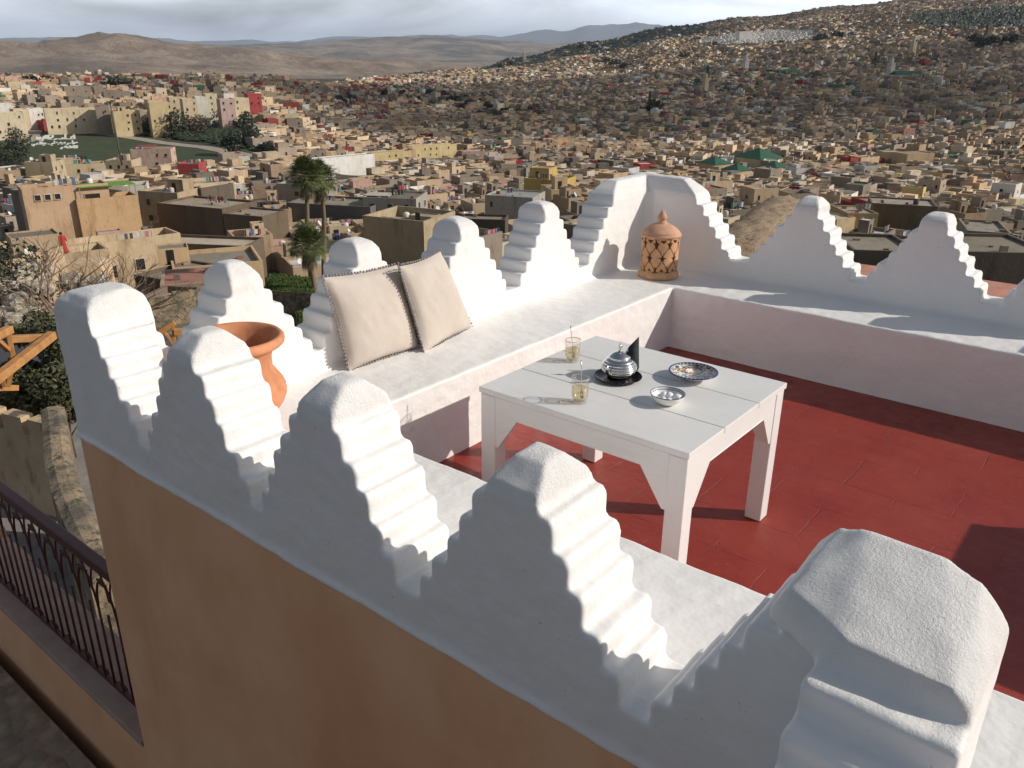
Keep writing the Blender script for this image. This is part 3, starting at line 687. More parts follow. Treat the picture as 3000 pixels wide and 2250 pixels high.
m = MB(); m.lathe([(.120, .308), (.142, .308), (.150, .313), (.152, .321), (.146, .329), (.138, .332), (.141, .338), (.135, .347), (.117, .363), (.090, .382), (.064, .395), (.046, .401), (.038, .404), (.040, .409), (.033, .415), (.027, .424), (.032, .431), (.037, .438), (.034, .450), (.026, .466), (.017, .482), (.008, .494), (.0, .497)], 72); m.build('lid', simple('lid_clay', (.60, .34, .22), .85, .14, 16, .3, 120, .002), ln)
#SECTION3
# ------------------------------------------------------------------ ground, hills, mountains
def inpoly(x, y, P):
    c = False; n = len(P); j = n-1
    for i in range(n):
        if ((P[i][1] > y) != (P[j][1] > y)) and (x < (P[j][0]-P[i][0])*(y-P[i][1])/(P[j][1]-P[i][1])+P[i][0]): c = not c
        j = i
    return c
IMGP = []
def gpoly(pts):          # outline given on the photograph's ground, kept as points of the ground itself
    IMGP.append(pts)
    return [tuple(ground_at(px, py)[:2]) for px, py in pts]
EMB = gpoly([(-60, 405), (110, 380), (330, 405), (560, 425), (690, 445), (790, 470), (700, 462), (500, 470), (380, 470), (250, 470), (-60, 480)])
GREEN2 = gpoly([(575, 372), (640, 352), (760, 340), (765, 455), (700, 440), (560, 418)])
SCRUB = gpoly([(380, 372), (560, 345), (640, 350), (560, 420), (330, 400)])
VALE = gpoly([(990, 275), (1180, 265), (1330, 275), (1420, 300), (1560, 330), (1600, 345), (1440, 350), (1300, 325), (1180, 310), (990, 330)])
CEM = gpoly([(2040, 128), (2060, 112), (2150, 98), (2280, 85), (2390, 90), (2400, 112), (2250, 126), (2120, 132)])
GREENR = gpoly([(2640, 60), (2750, 36), (3040, 30), (3040, 88), (2850, 92), (2700, 84)])
NOB = [EMB, GREEN2, SCRUB, VALE, CEM, GREENR]
def forest(az, r):       # wooded ridge on the right horizon
    return r > 1750 and az < 13 and az > -6 and r > 1750+(max(0, az))*40 or r > 2500
def col_at(x, y, az, r):
    if inpoly(x, y, EMB) or inpoly(x, y, GREEN2): return (.050, .072, .026)
    if inpoly(x, y, CEM): return (.40, .38, .34)
    if inpoly(x, y, GREENR) or inpoly(x, y, VALE): return (.045, .052, .028)
    if inpoly(x, y, SCRUB): return (.10, .09, .05)
    if r > 1650 and -8 < az < 45 : return (.040, .052, .026) if r < 3300 else (.09, .085, .06)
    if r > 1650: return (.16, .13, .095)
    if r < 90: return (.13, .105, .075)
    return (.06, .05, .038)  # town ground tinted dark to stand for the shade between houses
azs = [-180, -150, -120, -90, -75, -60, -52, -46, -42]+[-40+.5*i for i in range(161)]+[42, 46, 52, 60, 75, 90, 120, 150]
rs = [3.0]; 
while rs[-1] < 70000: rs.append(rs[-1]*(1.022 if 120 < rs[-1] < 3500 else 1.06))
m = MB(); vs = []
for r_ in rs:
    for a_ in azs:
        x, y = pol(a_, r_); z = tz(x, y)
        if r_ < 9: z = min(z, -7.0)
        vs.append((x, y, z))
na = len(azs); fs = []; cols = []
for j in range(len(rs)-1):
    for i in range(na):
        i2 = (i+1) % na; fs.append((j*na+i, (j+1)*na+i, (j+1)*na+i2, j*na+i2))
        a_ = azs[i]+.25; r_ = rs[j]*1.01; x, y = pol(a_, r_); cols.append(col_at(x, y, a_, r_))
cc = len(vs); x, y = pol(0, 0); vs.append((x, y, -7.5)); fs += [(cc, i, (i+1) % na) for i in range(na)]; cols += [(.13, .105, .075)]*na
m.v = vs; m.f = fs; m.c = cols; m.m = [0]*len(fs); m.sm = [True]*len(fs)
tag(m.build('ground', SOIL, tint=True), kind='structure')

def ridge(name, az0, az1, r0, r1, topf, basez, col, colname, rough_amp, nr=40, na_=260, far=None):
    m = MB(); vs = []
    for j in range(nr+1):
        g = j/nr
        for i in range(na_+1):
            a = az0+(az1-az0)*i/na_; rr = r0+(r1-r0)*g; x, y = pol(a, rr); top = topf(a)
            prof = math.sin(min(1, g/.62)*math.pi/2)**1.25 if g < .62 else math.cos((g-.62)/.38*math.pi/2)
            n = noise.fractal(Vector((x/rough_amp[0], y/rough_amp[0], 3)), .9, 2.1, 7)
            rg = 1-abs(noise.fractal(Vector((x/rough_amp[0]*.8, y/rough_amp[0]*.8, 9)), 1.0, 2.0, 5))
            vs.append((x, y, basez+(top-basez)*prof*(.60+.40*rg)+n*rough_amp[1]*math.sin(math.pi*min(1, g*1.0))))
    W_ = na_+1; fs = [(j*W_+i, j*W_+i+1, (j+1)*W_+i+1, (j+1)*W_+i) for j in range(nr) for i in range(na_)]
    m.add(vs, fs, smooth=True)
    t = NT(colname); a, b, c2 = col
    c = t.mix(t.ramp(t.noise(.0026, 9, .75), .42, .58), a, b); c = t.mix(t.ramp(t.noise(.0009, 6, .7), .50, .62), c, c2)
    M_ = t.out(c, .95, t.bump(t.noise(.006, 9, .75), 1.0, 60))
    return tag(m.build(name, M_), kind='structure')
def tl(pts):             # (image x, image y of the crest) -> elevation slope by azimuth
    A = []
    for px, py in pts:
        d = ray(px, py); A.append((polar_of(CAM.x+d.x, CAM.y+d.y)[0], d.z/math.hypot(d.x, d.y)))
    A.sort()
    def f(a):
        if a <= A[0][0]: return A[0][1]
        for (a0, s0), (a1, s1) in zip(A, A[1:]):
            if a < a1: u = (a-a0)/(a1-a0); u = u*u*(3-2*u); return s0+(s1-s0)*u
        return A[-1][1]
    return f
H1 = tl([(-300, 120), (0, 116), (90, 112), (150, 100), (200, 93), (280, 94), (330, 104), (400, 114), (480, 120), (560, 127), (700, 140), (900, 165), (1100, 185), (1400, 200)])
H2 = tl([(-200, 140), (300, 128), (420, 124), (560, 126), (640, 122), (760, 120), (900, 121), (1000, 118), (1150, 113), (1260, 112), (1400, 116), (1500, 118), (1650, 120), (1900, 130)])
H3 = tl([(-200, 120), (340, 112), (365, 101), (385, 103), (450, 111), (600, 122), (760, 118), (900, 114), (1000, 107), (1100, 108), (1250, 98), (1320, 95), (1345, 98), (1380, 94), (1460, 98), (1530, 88), (1600, 84), (1650, 86), (1730, 68), (1770, 71), (1800, 70), (1850, 67), (1950, 75), (2100, 70)])
ridge('near_hills', -44, 0, 3600, 6600, lambda a: CAM.z+5200*H1(a), -100, ((.26, .18, .12), (.46, .35, .25), (.15, .125, .09)), 'bare_hill_soil', (900, 55), 60, 320)
ridge('middle_hills', -44, 14, 7000, 14000, lambda a: CAM.z+10800*H2(a), -120, ((.20, .155, .11), (.38, .30, .22), (.10, .10, .075)), 'middle_hill_soil', (1700, 70), 50, 320)
ridge('far_mountains', -44, 16, 24000, 36000, lambda a: CAM.z+31000*H3(a), -120, ((.12, .13, .12), (.16, .15, .13), (.10, .11, .10)), 'mountain_rock', (4200, 120), 24, 260)
hz = MB(); hz.box((-52000, -52000, -260), (52000, 52000, 1250)); hzm = bpy.data.materials.new('haze'); hzm.use_nodes = True
n_ = hzm.node_tree.nodes; n_.remove(n_['Principled BSDF']); pv = n_.new('ShaderNodeVolumePrincipled'); pv.inputs['Density'].default_value = 3.1e-5
pv.inputs['Color'].default_value = (.66, .79, 1.0, 1); pv.inputs['Anisotropy'].default_value = .1
hzm.node_tree.links.new(pv.outputs[0], n_['Material Output'].inputs['Volume'])
tag(hz.build('haze', hzm), kind='stuff')

# ------------------------------------------------------------------ the town
TAN = [(.52, .385, .25), (.58, .44, .30), (.44, .325, .215), (.62, .50, .35), (.53, .38, .23), (.36, .27, .19), (.66, .53, .36), (.56, .42, .28)]
CREAM = [(.66, .56, .42), (.68, .60, .47)]; WHITE = [(.74, .71, .67), (.68, .66, .63)]; REDC = [(.36, .055, .045), (.30, .05, .05)]; PINK = [(.56, .33, .25), (.55, .36, .30)]
GREYB = [(.30, .25, .20), (.22, .185, .15), (.36, .30, .235)]; YEL = [(.66, .50, .22)]; GREEN = [(.05, .17, .11)]; BLUE = [(.10, .24, .42)]
PAL = [('tan', TAN, 50), ('grey brown', GREYB, 28), ('cream', CREAM, 5), ('white', WHITE, 7), ('dark red', REDC, 1.6), ('pinkish', PINK, 3), ('ochre yellow', YEL, 1.2), ('green', GREEN, .8)]
PW = [p[2] for p in PAL]
def pick(rn): k = rn.choices(range(len(PAL)), PW)[0]; return PAL[k][0], rn.choice(PAL[k][1])
def vary(c, rn, a=.10): f = 1+rn.uniform(-a, a); return tuple(max(.01, min(.85, x*f)) for x in c)
ROOFS = [(.42, .34, .26), (.32, .26, .20), (.52, .44, .34), (.62, .55, .46), (.38, .30, .22), (.24, .20, .155), (.31, .255, .20)]
def XF(x, y, z, rz): return Matrix.Translation((x, y, z)) @ Matrix.Rotation(rz, 4, 'Z')
def shell(mb, X, w, d, h, zb, col, roofc, par=.9, th=.3, roof_mb=None):
    """walls from zb up to h with a parapet ring; roof slab par below the top"""
    a, b = w/2, d/2
    def q(pts, c, mm=mb): mm.add([tuple(X @ Vector(p)) for p in pts], [tuple(range(len(pts)))], c)
    o = [(-a, -b), (a, -b), (a, b), (-a, b)]; i_ = [(-a+th, -b+th), (a-th, -b+th), (a-th, b-th), (-a+th, b-th)]
    for k in range(4):
        p, s, pi, si = o[k], o[(k+1) % 4], i_[k], i_[(k+1) % 4]
        q([(*p, zb), (*s, zb), (*s, h), (*p, h)], col); q([(*p, h), (*s, h), (*si, h), (*pi, h)], tuple(x*1.02 for x in col))
        q([(*si, h-par), (*pi, h-par), (*pi, h), (*si, h)], col)
    q([(*p, h-par) for p in i_], roofc, roof_mb or mb)
def win(mb, X, w, d, side, u, z, ww, hh, dep=.05, col=(.02, .02, .02)):
    """dark opening on one wall (0 front -y, 1 right +x, 3 left -x)"""
    if side == 0: mb.box((u-ww/2, -d/2-dep, z), (u+ww/2, -d/2+.1, z+hh), col, X=X)
    if side == 1: mb.box((w/2-.1, u-ww/2, z), (w/2+dep, u+ww/2, z+hh), col, X=X)
    if side == 3: mb.box((-w/2-dep, u-ww/2, z), (-w/2+.1, u+ww/2, z+hh), col, X=X)
LITROT = YAW+R(0)        # a wall turned this way looks straight at the viewpoint
SIL = [(0, 1300), (150, 860), (420, 870), (600, 790), (760, 790), (930, 980), (1000, 690), (1120, 700), (1230, 800), (1300, 650), (1360, 650), (1500, 840), (1560, 600), (1640, 600), (1740, 770), (1760, 540), (2000, 515), (2150, 720), (2350, 570), (2400, 570), (2520, 800), (2750, 600), (2900, 850), (3000, 800)]
def silh(px):
    for (a, b), (c_, d_) in zip(SIL, SIL[1:]):
        if px <= c_: return b+(d_-b)*(px-a)/(c_-a)
    return 800
houses = []      # dicts of individual houses
occupied = []    # (x, y, radius)
def free(x, y, r):
    for (a, b, c) in occupied:
        if (a-x)**2+(b-y)**2 < (c+r)**2: return False
    return True
def house(x, y, ztop, w, d, rot, col, cname, feat=None, par=.9, seed=0, wins=None, roofc=None, base=None, hut=None, dish=0, label=None, awn=None):
    rn = random.Random(seed*977+13); zb = tz(x, y) if base is None else base; h = max(2.2, ztop-zb)
    X = XF(0, 0, 0, 0); root = empty('house', (x, y, zb), LITROT+rot); roofc = roofc or vary(rn.choice(ROOFS), rn)
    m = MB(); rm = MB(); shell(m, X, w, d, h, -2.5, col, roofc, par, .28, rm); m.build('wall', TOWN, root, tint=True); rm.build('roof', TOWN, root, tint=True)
    feats = []
    if wins is None:
        wins = []
        for side, Ls in ((0, w), (1, d), (3, d)):
            n = int(Ls/3.2)
            for k in range(n):
                for fl in range(int((h-1)//2.9)):
                    if rn.random() < .62: wins.append((side, -Ls/2+Ls*(k+.5)/n+rn.uniform(-.3, .3), h-par-2.0-2.9*fl, rn.uniform(.55, 1.0), rn.uniform(.8, 1.3)))
    wins = wins[:9]
    for wi in wins:
        side, u, z, ww, hh = wi[:5]
        if z < 0: z = h+z
        if z < .2: continue
        wm = MB(); win(wm, X, w, d, side, u, z, ww, hh, .03); fo = wm.build('window', DARKWIN, root)
        sm_ = MB(); 
        if side == 0: sm_.box((u-ww/2-.12, -d/2-.16, z-.12), (u+ww/2+.12, -d/2+.02, z-.004), vary(col, rn))
        elif side == 1: sm_.box((w/2-.02, u-ww/2-.12, z-.12), (w/2+.16, u+ww/2+.12, z-.004), vary(col, rn))
        else: sm_.box((-w/2-.16, u-ww/2-.12, z-.12), (-w/2+.02, u+ww/2+.12, z-.004), vary(col, rn))
        sm_.build('sill', TOWN, fo, tint=True)
        if math.hypot(x-CAM.x, y-CAM.y) < 185:
            fr_ = MB(); fc = vary(col if rn.random() < .6 else (.6, .56, .50), rn)
            for (ua, ub, za, zb_) in ((-ww/2-.10, -ww/2+.001, z, z+hh), (ww/2-.001, ww/2+.10, z, z+hh), (-ww/2-.10, ww/2+.10, z+hh-.001, z+hh+.12)):
                if side == 0: fr_.box((u+ua, -d/2-.10, za), (u+ub, -d/2+.02, zb_), fc)
                elif side == 1: fr_.box((w/2-.02, u+ua, za), (w/2+.10, u+ub, zb_), fc)
                else: fr_.box((-w/2-.10, u+ua, za), (-w/2+.02, u+ub, zb_), fc)
            fr_.build('frame', TOWN, fo, tint=True)
    if hut is None: hut = rn.random() < .5
    if hut:
        if hut is True: hut = (rn.uniform(-.25, .25)*w, rn.uniform(-.1, .25)*d, rn.uniform(.28, .42)*w, rn.uniform(.28, .42)*d, rn.uniform(1.9, 2.7))
        hx, hy, hw, hd_, hh = hut; m = MB(); XX = XF(hx, hy, h-par, 0); hc = vary(col, rn, .15)
        shell(m, XX, hw, hd_, hh, -.01, hc, roofc, .18, .12); hu = m.build('roof_hut', TOWN, root, tint=True)
        m = MB(); win(m, XX, hw, hd_, 0, -.1*hw, .05, min(.8, hw*.3), 1.7); m.build('door', DARKWIN, hu); feats.append('a roof hut')
    for k in range(dish):
        m = MB(); dx, dy = rn.uniform(-.4, .4)*w, rn.uniform(-.45, -.2)*d; zz = h-par
        m.tube([(dx, dy, zz), (dx, dy, zz+1.1)], .04, 5, (.5, .5, .5)); dd = Matrix.Translation((dx, dy-.15, zz+1.2)) @ Matrix.Rotation(R(rn.uniform(20, 60)), 4, 'Z') @ Matrix.Rotation(R(60), 4, 'X')
        pts = []; 
        for (r_, z_) in ((.02, .0), (.3, .05), (.5, .13), (.52, .14), (.3, .03), (.02, -.03)):
            pts += [tuple(dd @ Vector((r_*math.cos(a*math.pi/6), r_*math.sin(a*math.pi/6), z_))) for a in range(12)]
        m.add(pts, [(j*12+i, j*12+(i+1) % 12, (j+1)*12+(i+1) % 12, (j+1)*12+i) for j in range(5) for i in range(12)], (.72, .71, .68), smooth=True)
        m.build('satellite_dish', TOWN, root, tint=True); 
    if dish: feats.append('a satellite dish')
    dist = math.hypot(x-CAM.x, y-CAM.y)
    if 100 < dist < 330 and rn.random() < .45:
        m = MB(); lx, ly = rn.uniform(-.3, .1)*w, rn.uniform(-.42, .1)*d; zz = h-par; n_l = rn.randint(3, 6)
        for k in range(n_l):
            cl = rn.choice(((.70, .69, .66), (.66, .64, .66), (.12, .18, .36), (.42, .08, .08), (.10, .10, .12), (.50, .22, .30), (.55, .50, .42), (.10, .28, .22)))
            m.box((lx+.62*k, ly, zz+.35+rn.uniform(0, .4)), (lx+.62*k+rn.uniform(.35, .58), ly+.03, zz+1.5), cl)
        m.beam((lx-.3, ly+.015, zz+1.5), (lx+.62*n_l+.2, ly+.015, zz+1.5), .03, col=(.3, .3, .3)); m.beam((lx-.3, ly+.015, zz), (lx-.3, ly+.015, zz+1.55), .06, col=(.25, .2, .15)); m.beam((lx+.62*n_l+.2, ly+.015, zz), (lx+.62*n_l+.2, ly+.015, zz+1.55), .06, col=(.25, .2, .15)); m.build('laundry_line', TOWN, root, tint=True)
    if 125 < dist < 330 and rn.random() < .4:
        m = MB(); tx_, ty_ = rn.uniform(-.3, .35)*w, rn.uniform(-.3, .3)*d; m.lathe([(.0, 0), (.5, 0), (.52, 1.0), (.3, 1.15), (0, 1.18)], 10, (tx_, ty_, h-par), rn.choice(((.72, .72, .70), (.15, .28, .45), (.08, .08, .09), (.55, .52, .48)))); m.build('water_tank', TOWN, root, tint=True)
    if dist < 260:
        for k in range(rn.randint(2, 5)):
            m = MB()
            ux, uy, s_ = rn.uniform(-.4, .4)*w, rn.uniform(-.42, .42)*d, rn.uniform(.2, .8); cl = rn.choice(((.35, .29, .22), (.45, .36, .27), (.20, .17, .14), (.55, .50, .44), (.36, .15, .10)))
            m.box((ux-s_/2, uy-s_*.3, h-par+.002), (ux+s_/2, uy+s_*.3, h-par+s_*rn.uniform(.3, .9)), cl)
            m.build('roof_block', TOWN, root, tint=True)
    if awn:
        m = MB(); ax, ay, aw, ad, ah, ac = awn; zz = h-par
        m.box((ax-aw/2, ay-ad/2, zz+ah), (ax+aw/2, ay+ad/2, zz+ah+.12), ac)
        for sx in (-1, 1):
            for sy in (-1, 1): m.beam((ax+sx*(aw/2-.1), ay+sy*(ad/2-.1), zz), (ax+sx*(aw/2-.1), ay+sy*(ad/2-.1), zz+ah), .12, col=(.3, .3, .3))
        m.build('roof_shelter', TOWN, root, tint=True)
    occupied.append((x, y, .5*math.hypot(w, d)*.82))
    houses.append(dict(o=root, x=x, y=y, zt=zb+h, w=w, d=d, h=h, c=cname, f=feats, label=label)); return root
def hero(px, py, r, wpx, d, rot, col, cname, fh=7.5, **k):
    """front top edge centre seen at (px, py) from distance r; wpx = width in the photograph"""
    P = at_r(px, py, r) if r < 200 else ground_at(px, py, fh)
    s = (P-CAM).dot(FW)/FPX; w = wpx*s/max(.35, math.cos(R(rot))); rz = R(rot)
    yaw = LITROT+rz; nx, ny = math.sin(yaw), -math.cos(yaw)
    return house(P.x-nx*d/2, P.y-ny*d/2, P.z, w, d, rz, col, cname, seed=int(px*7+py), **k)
T0, T1, T2, T3, T4 = TAN[0], TAN[1], TAN[2], TAN[3], TAN[6]
ORN = (.60, .42, .24)
WW = lambda *a: [(0,)+b for b in a]
hero(350, 705, 112, 265, 5, 42, (.60, .47, .31), 'tan', par=1.0, hut=False, dish=0, wins=[(0, -1.6, -4.5, 1.4, 1.5), (0, 2.0, -4.0, 1.1, 1.4), (0, 5.4, -3.2, .9, 1.3), (0, -5.6, -3.4, .9, 1.5), (0, 1.6, -6.6, .4, .9), (0, 3.6, -6.3, .4, .9), (0, 5.6, -6.1, .4, .9)], label='long pale tan house with square dark windows, nearest on the left behind the corner merlon')
hero(95, 755, 106, 330, 5, 38, (.55, .41, .27), 'tan', par=.8, hut=(1, 1.5, 5, 4, 2.8), dish=1, wins=[(0, -6, -3.6, 1.2, 1.5), (0, -2.4, -3.3, 1.1, 1.5), (0, 2.2, -2.4, .9, .8)], label='lower tan house with a roof hut at the left edge, beside the pale house with square windows')
hero(192, 545, 150, 185, 5, 36, (.57, .40, .26), 'tan', par=.7, hut=False, wins=[(0, -4.2, -1.9, .8, .8), (0, -2.8, -1.9, .8, .8), (0, -1.4, -1.9, .8, .8), (0, 3.6, -3.0, 2.2, 1.5)], label='tall blank pinkish tan house with three small windows at its top, upper left')
hero(315, 578, 150, 135, 5, 36, (.60, .40, .22), 'ochre', par=.6, hut=False, wins=[], awn=(.3, 0, 8.5, 4.6, 2.3, (.17, .33, .05)), label='ochre house carrying a bright green flat roof shelter')
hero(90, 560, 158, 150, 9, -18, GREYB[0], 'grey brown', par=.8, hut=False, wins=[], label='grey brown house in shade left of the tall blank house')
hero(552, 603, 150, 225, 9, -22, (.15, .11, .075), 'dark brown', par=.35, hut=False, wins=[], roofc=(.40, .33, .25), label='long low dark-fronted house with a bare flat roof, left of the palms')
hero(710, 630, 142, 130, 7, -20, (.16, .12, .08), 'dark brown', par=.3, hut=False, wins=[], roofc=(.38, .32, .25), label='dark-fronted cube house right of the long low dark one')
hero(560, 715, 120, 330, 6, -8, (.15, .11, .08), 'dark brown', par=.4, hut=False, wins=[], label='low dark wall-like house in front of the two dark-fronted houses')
hero(640, 775, 98, 230, 9, 24, (.60, .43, .25), 'ochre', par=.5, hut=(-4.5, 1, 3.4, 3, 1.9), wins=[], roofc=(.27, .245, .20), label='low ochre house with a wide grey roof and small roof huts, behind the cushions merlon')
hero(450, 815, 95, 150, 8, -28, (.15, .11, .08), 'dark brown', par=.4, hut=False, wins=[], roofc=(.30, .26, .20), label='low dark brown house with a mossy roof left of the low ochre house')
hero(560, 830, 78, 160, 6, 20, (.45, .33, .24), 'tan', par=.12, hut=False, wins=[], roofc=(.40, .19, .14), label='low house with a dull red flat roof, just above the second merlon')
hero(560, 968, 50, 300, 3, 30, (.34, .26, .15), 'mossy tan', par=.3, hut=False, wins=[], roofc=(.2, .17, .12), label='low mossy tan house just beyond the parapet between the first two left merlons')
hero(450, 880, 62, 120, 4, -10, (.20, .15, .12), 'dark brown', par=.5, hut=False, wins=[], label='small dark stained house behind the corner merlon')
hero(395, 545, 178, 60, 7, 20, (.70, .68, .60), 'white', par=.6, hut=False, label='small white house right of the green roof shelter')
hero(460, 562, 168, 130, 8, -15, (.46, .36, .24), 'tan', par=.5, label='tan house behind the long low dark-fronted house')
hero(620, 535, 175, 110, 8, 32, (.62, .50, .34), 'pale tan', par=.6, hut=False, wins=[(0, 0, 3, .8, 1)], label='pale tan cube house lit on its right side, left of the palms')
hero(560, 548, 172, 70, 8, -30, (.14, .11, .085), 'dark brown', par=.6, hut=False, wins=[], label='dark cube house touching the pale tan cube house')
hero(250, 480, 218, 90, 6, 28, (.56, .46, .30), 'tan', par=.5, hut=False, wins=[(0, -2, -2.4, .8, 1), (0, 1.6, -2.4, .8, 1), (0, -2, -5, .8, 1), (0, 1.6, -5, .8, 1)], label='tan two-storey house with four windows below the green bank')
hero(188, 468, 222, 75, 6, 30, (.60, .49, .32), 'pale tan', par=.5, hut=False, label='pale tan house left of the four-window house below the green bank')
hero(110, 475, 215, 80, 8, 3, (.52, .42, .28), 'tan', par=.5, hut=True, dish=1, label='leftmost tan house in the row below the green bank')
hero(345, 470, 215, 75, 8, 3, (.50, .41, .28), 'tan', par=.5, hut=True, label='tan house with six small windows right of the four-window house', wins=[(0, -2.4, -2.4, .7, 1), (0, 0, -2.4, .7, 1), (0, 2.4, -2.4, .7, 1), (0, -2.2, -5, .7, .9), (0, .4, -5, .7, .9), (0, 2.2, -5, .7, .9)])
hero(440, 437, 232, 110, 8, 10, (.60, .44, .36), 'pink', par=.5, hut=False, label='pink house topped with red, below the green bank', awn=(-2, 0, 6, 5, 1.2, (.32, .05, .05)))
hero(550, 480, 222, 60, 8, 5, (.38, .06, .055), 'dark red', par=.5, hut=False, label='small dark red topped house left of the palms')
hero(1010, 458, 262, 150, 5, 46, (.80, .79, .76), 'white', par=.4, hut=False, wins=[], roofc=(.25, .23, .21), label='large plain bright white building right of the palm crowns')
hero(870, 540, 190, 130, 10, -12, (.34, .30, .24), 'grey brown', par=.5, label='broad grey brown house just behind the palm trunks')
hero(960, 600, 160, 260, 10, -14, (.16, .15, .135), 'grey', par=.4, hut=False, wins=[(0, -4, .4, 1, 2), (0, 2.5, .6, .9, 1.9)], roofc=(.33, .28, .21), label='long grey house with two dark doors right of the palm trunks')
hero(1150, 640, 125, 190, 10, -24, (.42, .34, .22), 'tan', par=1.6, hut=(1.5, 2, 4, 3, 1.2), wins=[], roofc=(.40, .36, .30), label='old roofless-looking tan house with deep parapets behind the cushions')
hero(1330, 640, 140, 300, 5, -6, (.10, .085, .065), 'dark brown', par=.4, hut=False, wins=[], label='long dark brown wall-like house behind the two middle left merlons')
hero(1140, 580, 158, 160, 9, -8, (.38, .355, .32), 'grey', par=.3, hut=False, awn=(-3, -1, 5, 4, .3, (.58, .54, .46)), label='grey house with square pale roof panels')
hero(1590, 525, 196, 110, 9, -25, (.55, .40, .13), 'ochre yellow', par=.5, hut=(-2.2, 1, 5, 5, 2.6), wins=[(0, -2.4, 2, .8, 1.2), (0, -.9, 2, .8, 1.2)], label='ochre yellow house with a white roof room left of the white corner niche')
hero(1660, 555, 180, 90, 8, 15, (.56, .42, .26), 'tan', par=.5, label='tan house at the foot of the ochre yellow house')
hero(1490, 575, 165, 140, 9, -18, (.40, .375, .33), 'grey', par=.3, hut=False, roofc=(.36, .37, .37), label='grey house with a smooth pale grey roof left of the ochre yellow house')
hero(1500, 470, 268, 60, 8, 14, (.42, .06, .05), 'dark red', par=.4, hut=False, wins=[], label='dark red walled house up the middle of the old town')
hero(1900, 480, 240, 50, 7, 18, (.45, .07, .07), 'dark red', par=.4, hut=False, wins=[], label='dark red walled house behind the top of the niche')
hero(2530, 625, 172, 90, 9, 0, (.42, .30, .16), 'ochre tan', par=.3, hut=False, wins=[(0, -1, 3.2, .6, .9)], label='square ochre tan tower house with one window between the right merlons')
hero(2480, 640, 168, 70, 8, 30, (.60, .46, .28), 'pale tan', par=.2, hut=False, wins=[], label='pale tan blank house left of the square tower house')
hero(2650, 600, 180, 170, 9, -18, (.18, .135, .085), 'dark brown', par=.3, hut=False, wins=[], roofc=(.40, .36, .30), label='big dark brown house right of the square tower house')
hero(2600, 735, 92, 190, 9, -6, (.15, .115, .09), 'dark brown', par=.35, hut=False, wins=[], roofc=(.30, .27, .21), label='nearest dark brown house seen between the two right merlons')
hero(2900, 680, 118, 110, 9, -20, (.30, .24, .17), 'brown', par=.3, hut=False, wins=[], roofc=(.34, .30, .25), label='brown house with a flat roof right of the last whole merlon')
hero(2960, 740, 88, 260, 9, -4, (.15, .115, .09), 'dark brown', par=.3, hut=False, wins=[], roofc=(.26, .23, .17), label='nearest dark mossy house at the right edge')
hero(2620, 445, 262, 60, 9, 0, (.43, .32, .19), 'tan', par=.3, hut=False, wins=[(0, 1, 5, .6, .8)], label='tan tower house above the right part of the old town')
hero(2700, 450, 258, 95, 10, 20, (.46, .34, .20), 'tan', par=.3, hut=False, wins=[], label='tan block house beside the tan tower house on the right')
hero(70, 335, 395, 130, 12, 8, (.70, .60, .42), 'cream', par=.5, hut=False, label='cream long building left of the slender lamp mast', roofc=(.5, .4, .3)) if False else None
hero(215, 318, 430, 130, 7, 32, (.70, .60, .42), 'cream yellow', fh=11, par=.4, hut=False, label='long cream yellow building above the green bank, left of the lamp mast')
hero(20, 330, 380, 70, 7, 38, (.70, .60, .44), 'cream yellow', fh=11, par=.4, hut=False, label='cream yellow block at the left edge above the green bank')
hero(370, 325, 420, 60, 7, 34, (.62, .50, .30), 'cream', fh=11, par=.4, label='cream block of flats right of the lamp mast')
for i, (px, py, wp, cl, cn) in enumerate([(470, 300, 55, (.60, .48, .28), 'cream'), (520, 285, 40, T3, 'tan'), (555, 290, 34, T4, 'pale tan'), (590, 283, 30, (.66, .64, .56), 'white'), (618, 275, 28, (.68, .60, .45), 'cream yellow'), (665, 290, 36, (.55, .40, .36), 'pinkish'), (705, 287, 40, (.70, .60, .42), 'cream yellow'), (745, 275, 34, (.42, .07, .07), 'dark red')]):
    hero(px, py, 470+4*i, wp, 7, 32, cl, cn, fh=15, par=.5, hut=False, label='%s block of flats, number %d from the left in the row along the green bank' % (cn, i+1))
hero(1140, 445, 330, 120, 6, 34, (.66, .53, .28), 'ochre', par=.4, hut=False, label='long ochre terrace of houses above the white building, left half')
hero(1270, 425, 345, 130, 6, 34, (.68, .55, .30), 'ochre', par=.4, hut=False, label='long ochre terrace of houses above the white building, right half')
hero(1790, 215, 1050, 55, 14, 8, (.62, .55, .42), 'pale', par=.5, hut=False, wins=[], label='pale boxy building standing out high in the middle of the old town')
hero(1120, 230, 850, 45, 14, 8, REDC[0], 'dark red', par=.5, hut=False, wins=[], label='broad dark red building near the top of the old town, middle')
# dark green tiled pyramid roofs of the mosque
def pyramid(px, py, r, w, h, label):
    P = ground_at(px, py, 6+h); w *= (P-CAM).length/r; zb = tz(P.x, P.y); e = empty('mosque_hall', (P.x, P.y, zb), LITROT+R(35), label, 'mosque hall', 'green roofed mosque halls'); H_ = P.z-zb-h
    m = MB(); m.box((-w/2, -w/2, -2), (w/2, w/2, H_), T1); m.build('wall', TOWN, e, tint=True)
    m = MB(); k = w/2+.4; m.add([(-k, -k, H_), (k, -k, H_), (k, k, H_), (-k, k, H_), (0, 0, H_+h)], [(0, 1, 4), (1, 2, 4), (2, 3, 4), (3, 0, 4), (3, 2, 1, 0)], (.025, .12, .075)); m.build('green_tiled_roof', TOWN, e, tint=True)
    occupied.append((P.x, P.y, w*.6))
pyramid(2095, 458, 235, 6.5, 3, 'green pyramid roof on the left of the mosque, above the niche steps')
pyramid(2225, 432, 248, 9.5, 4.6, 'largest green pyramid roof of the mosque')
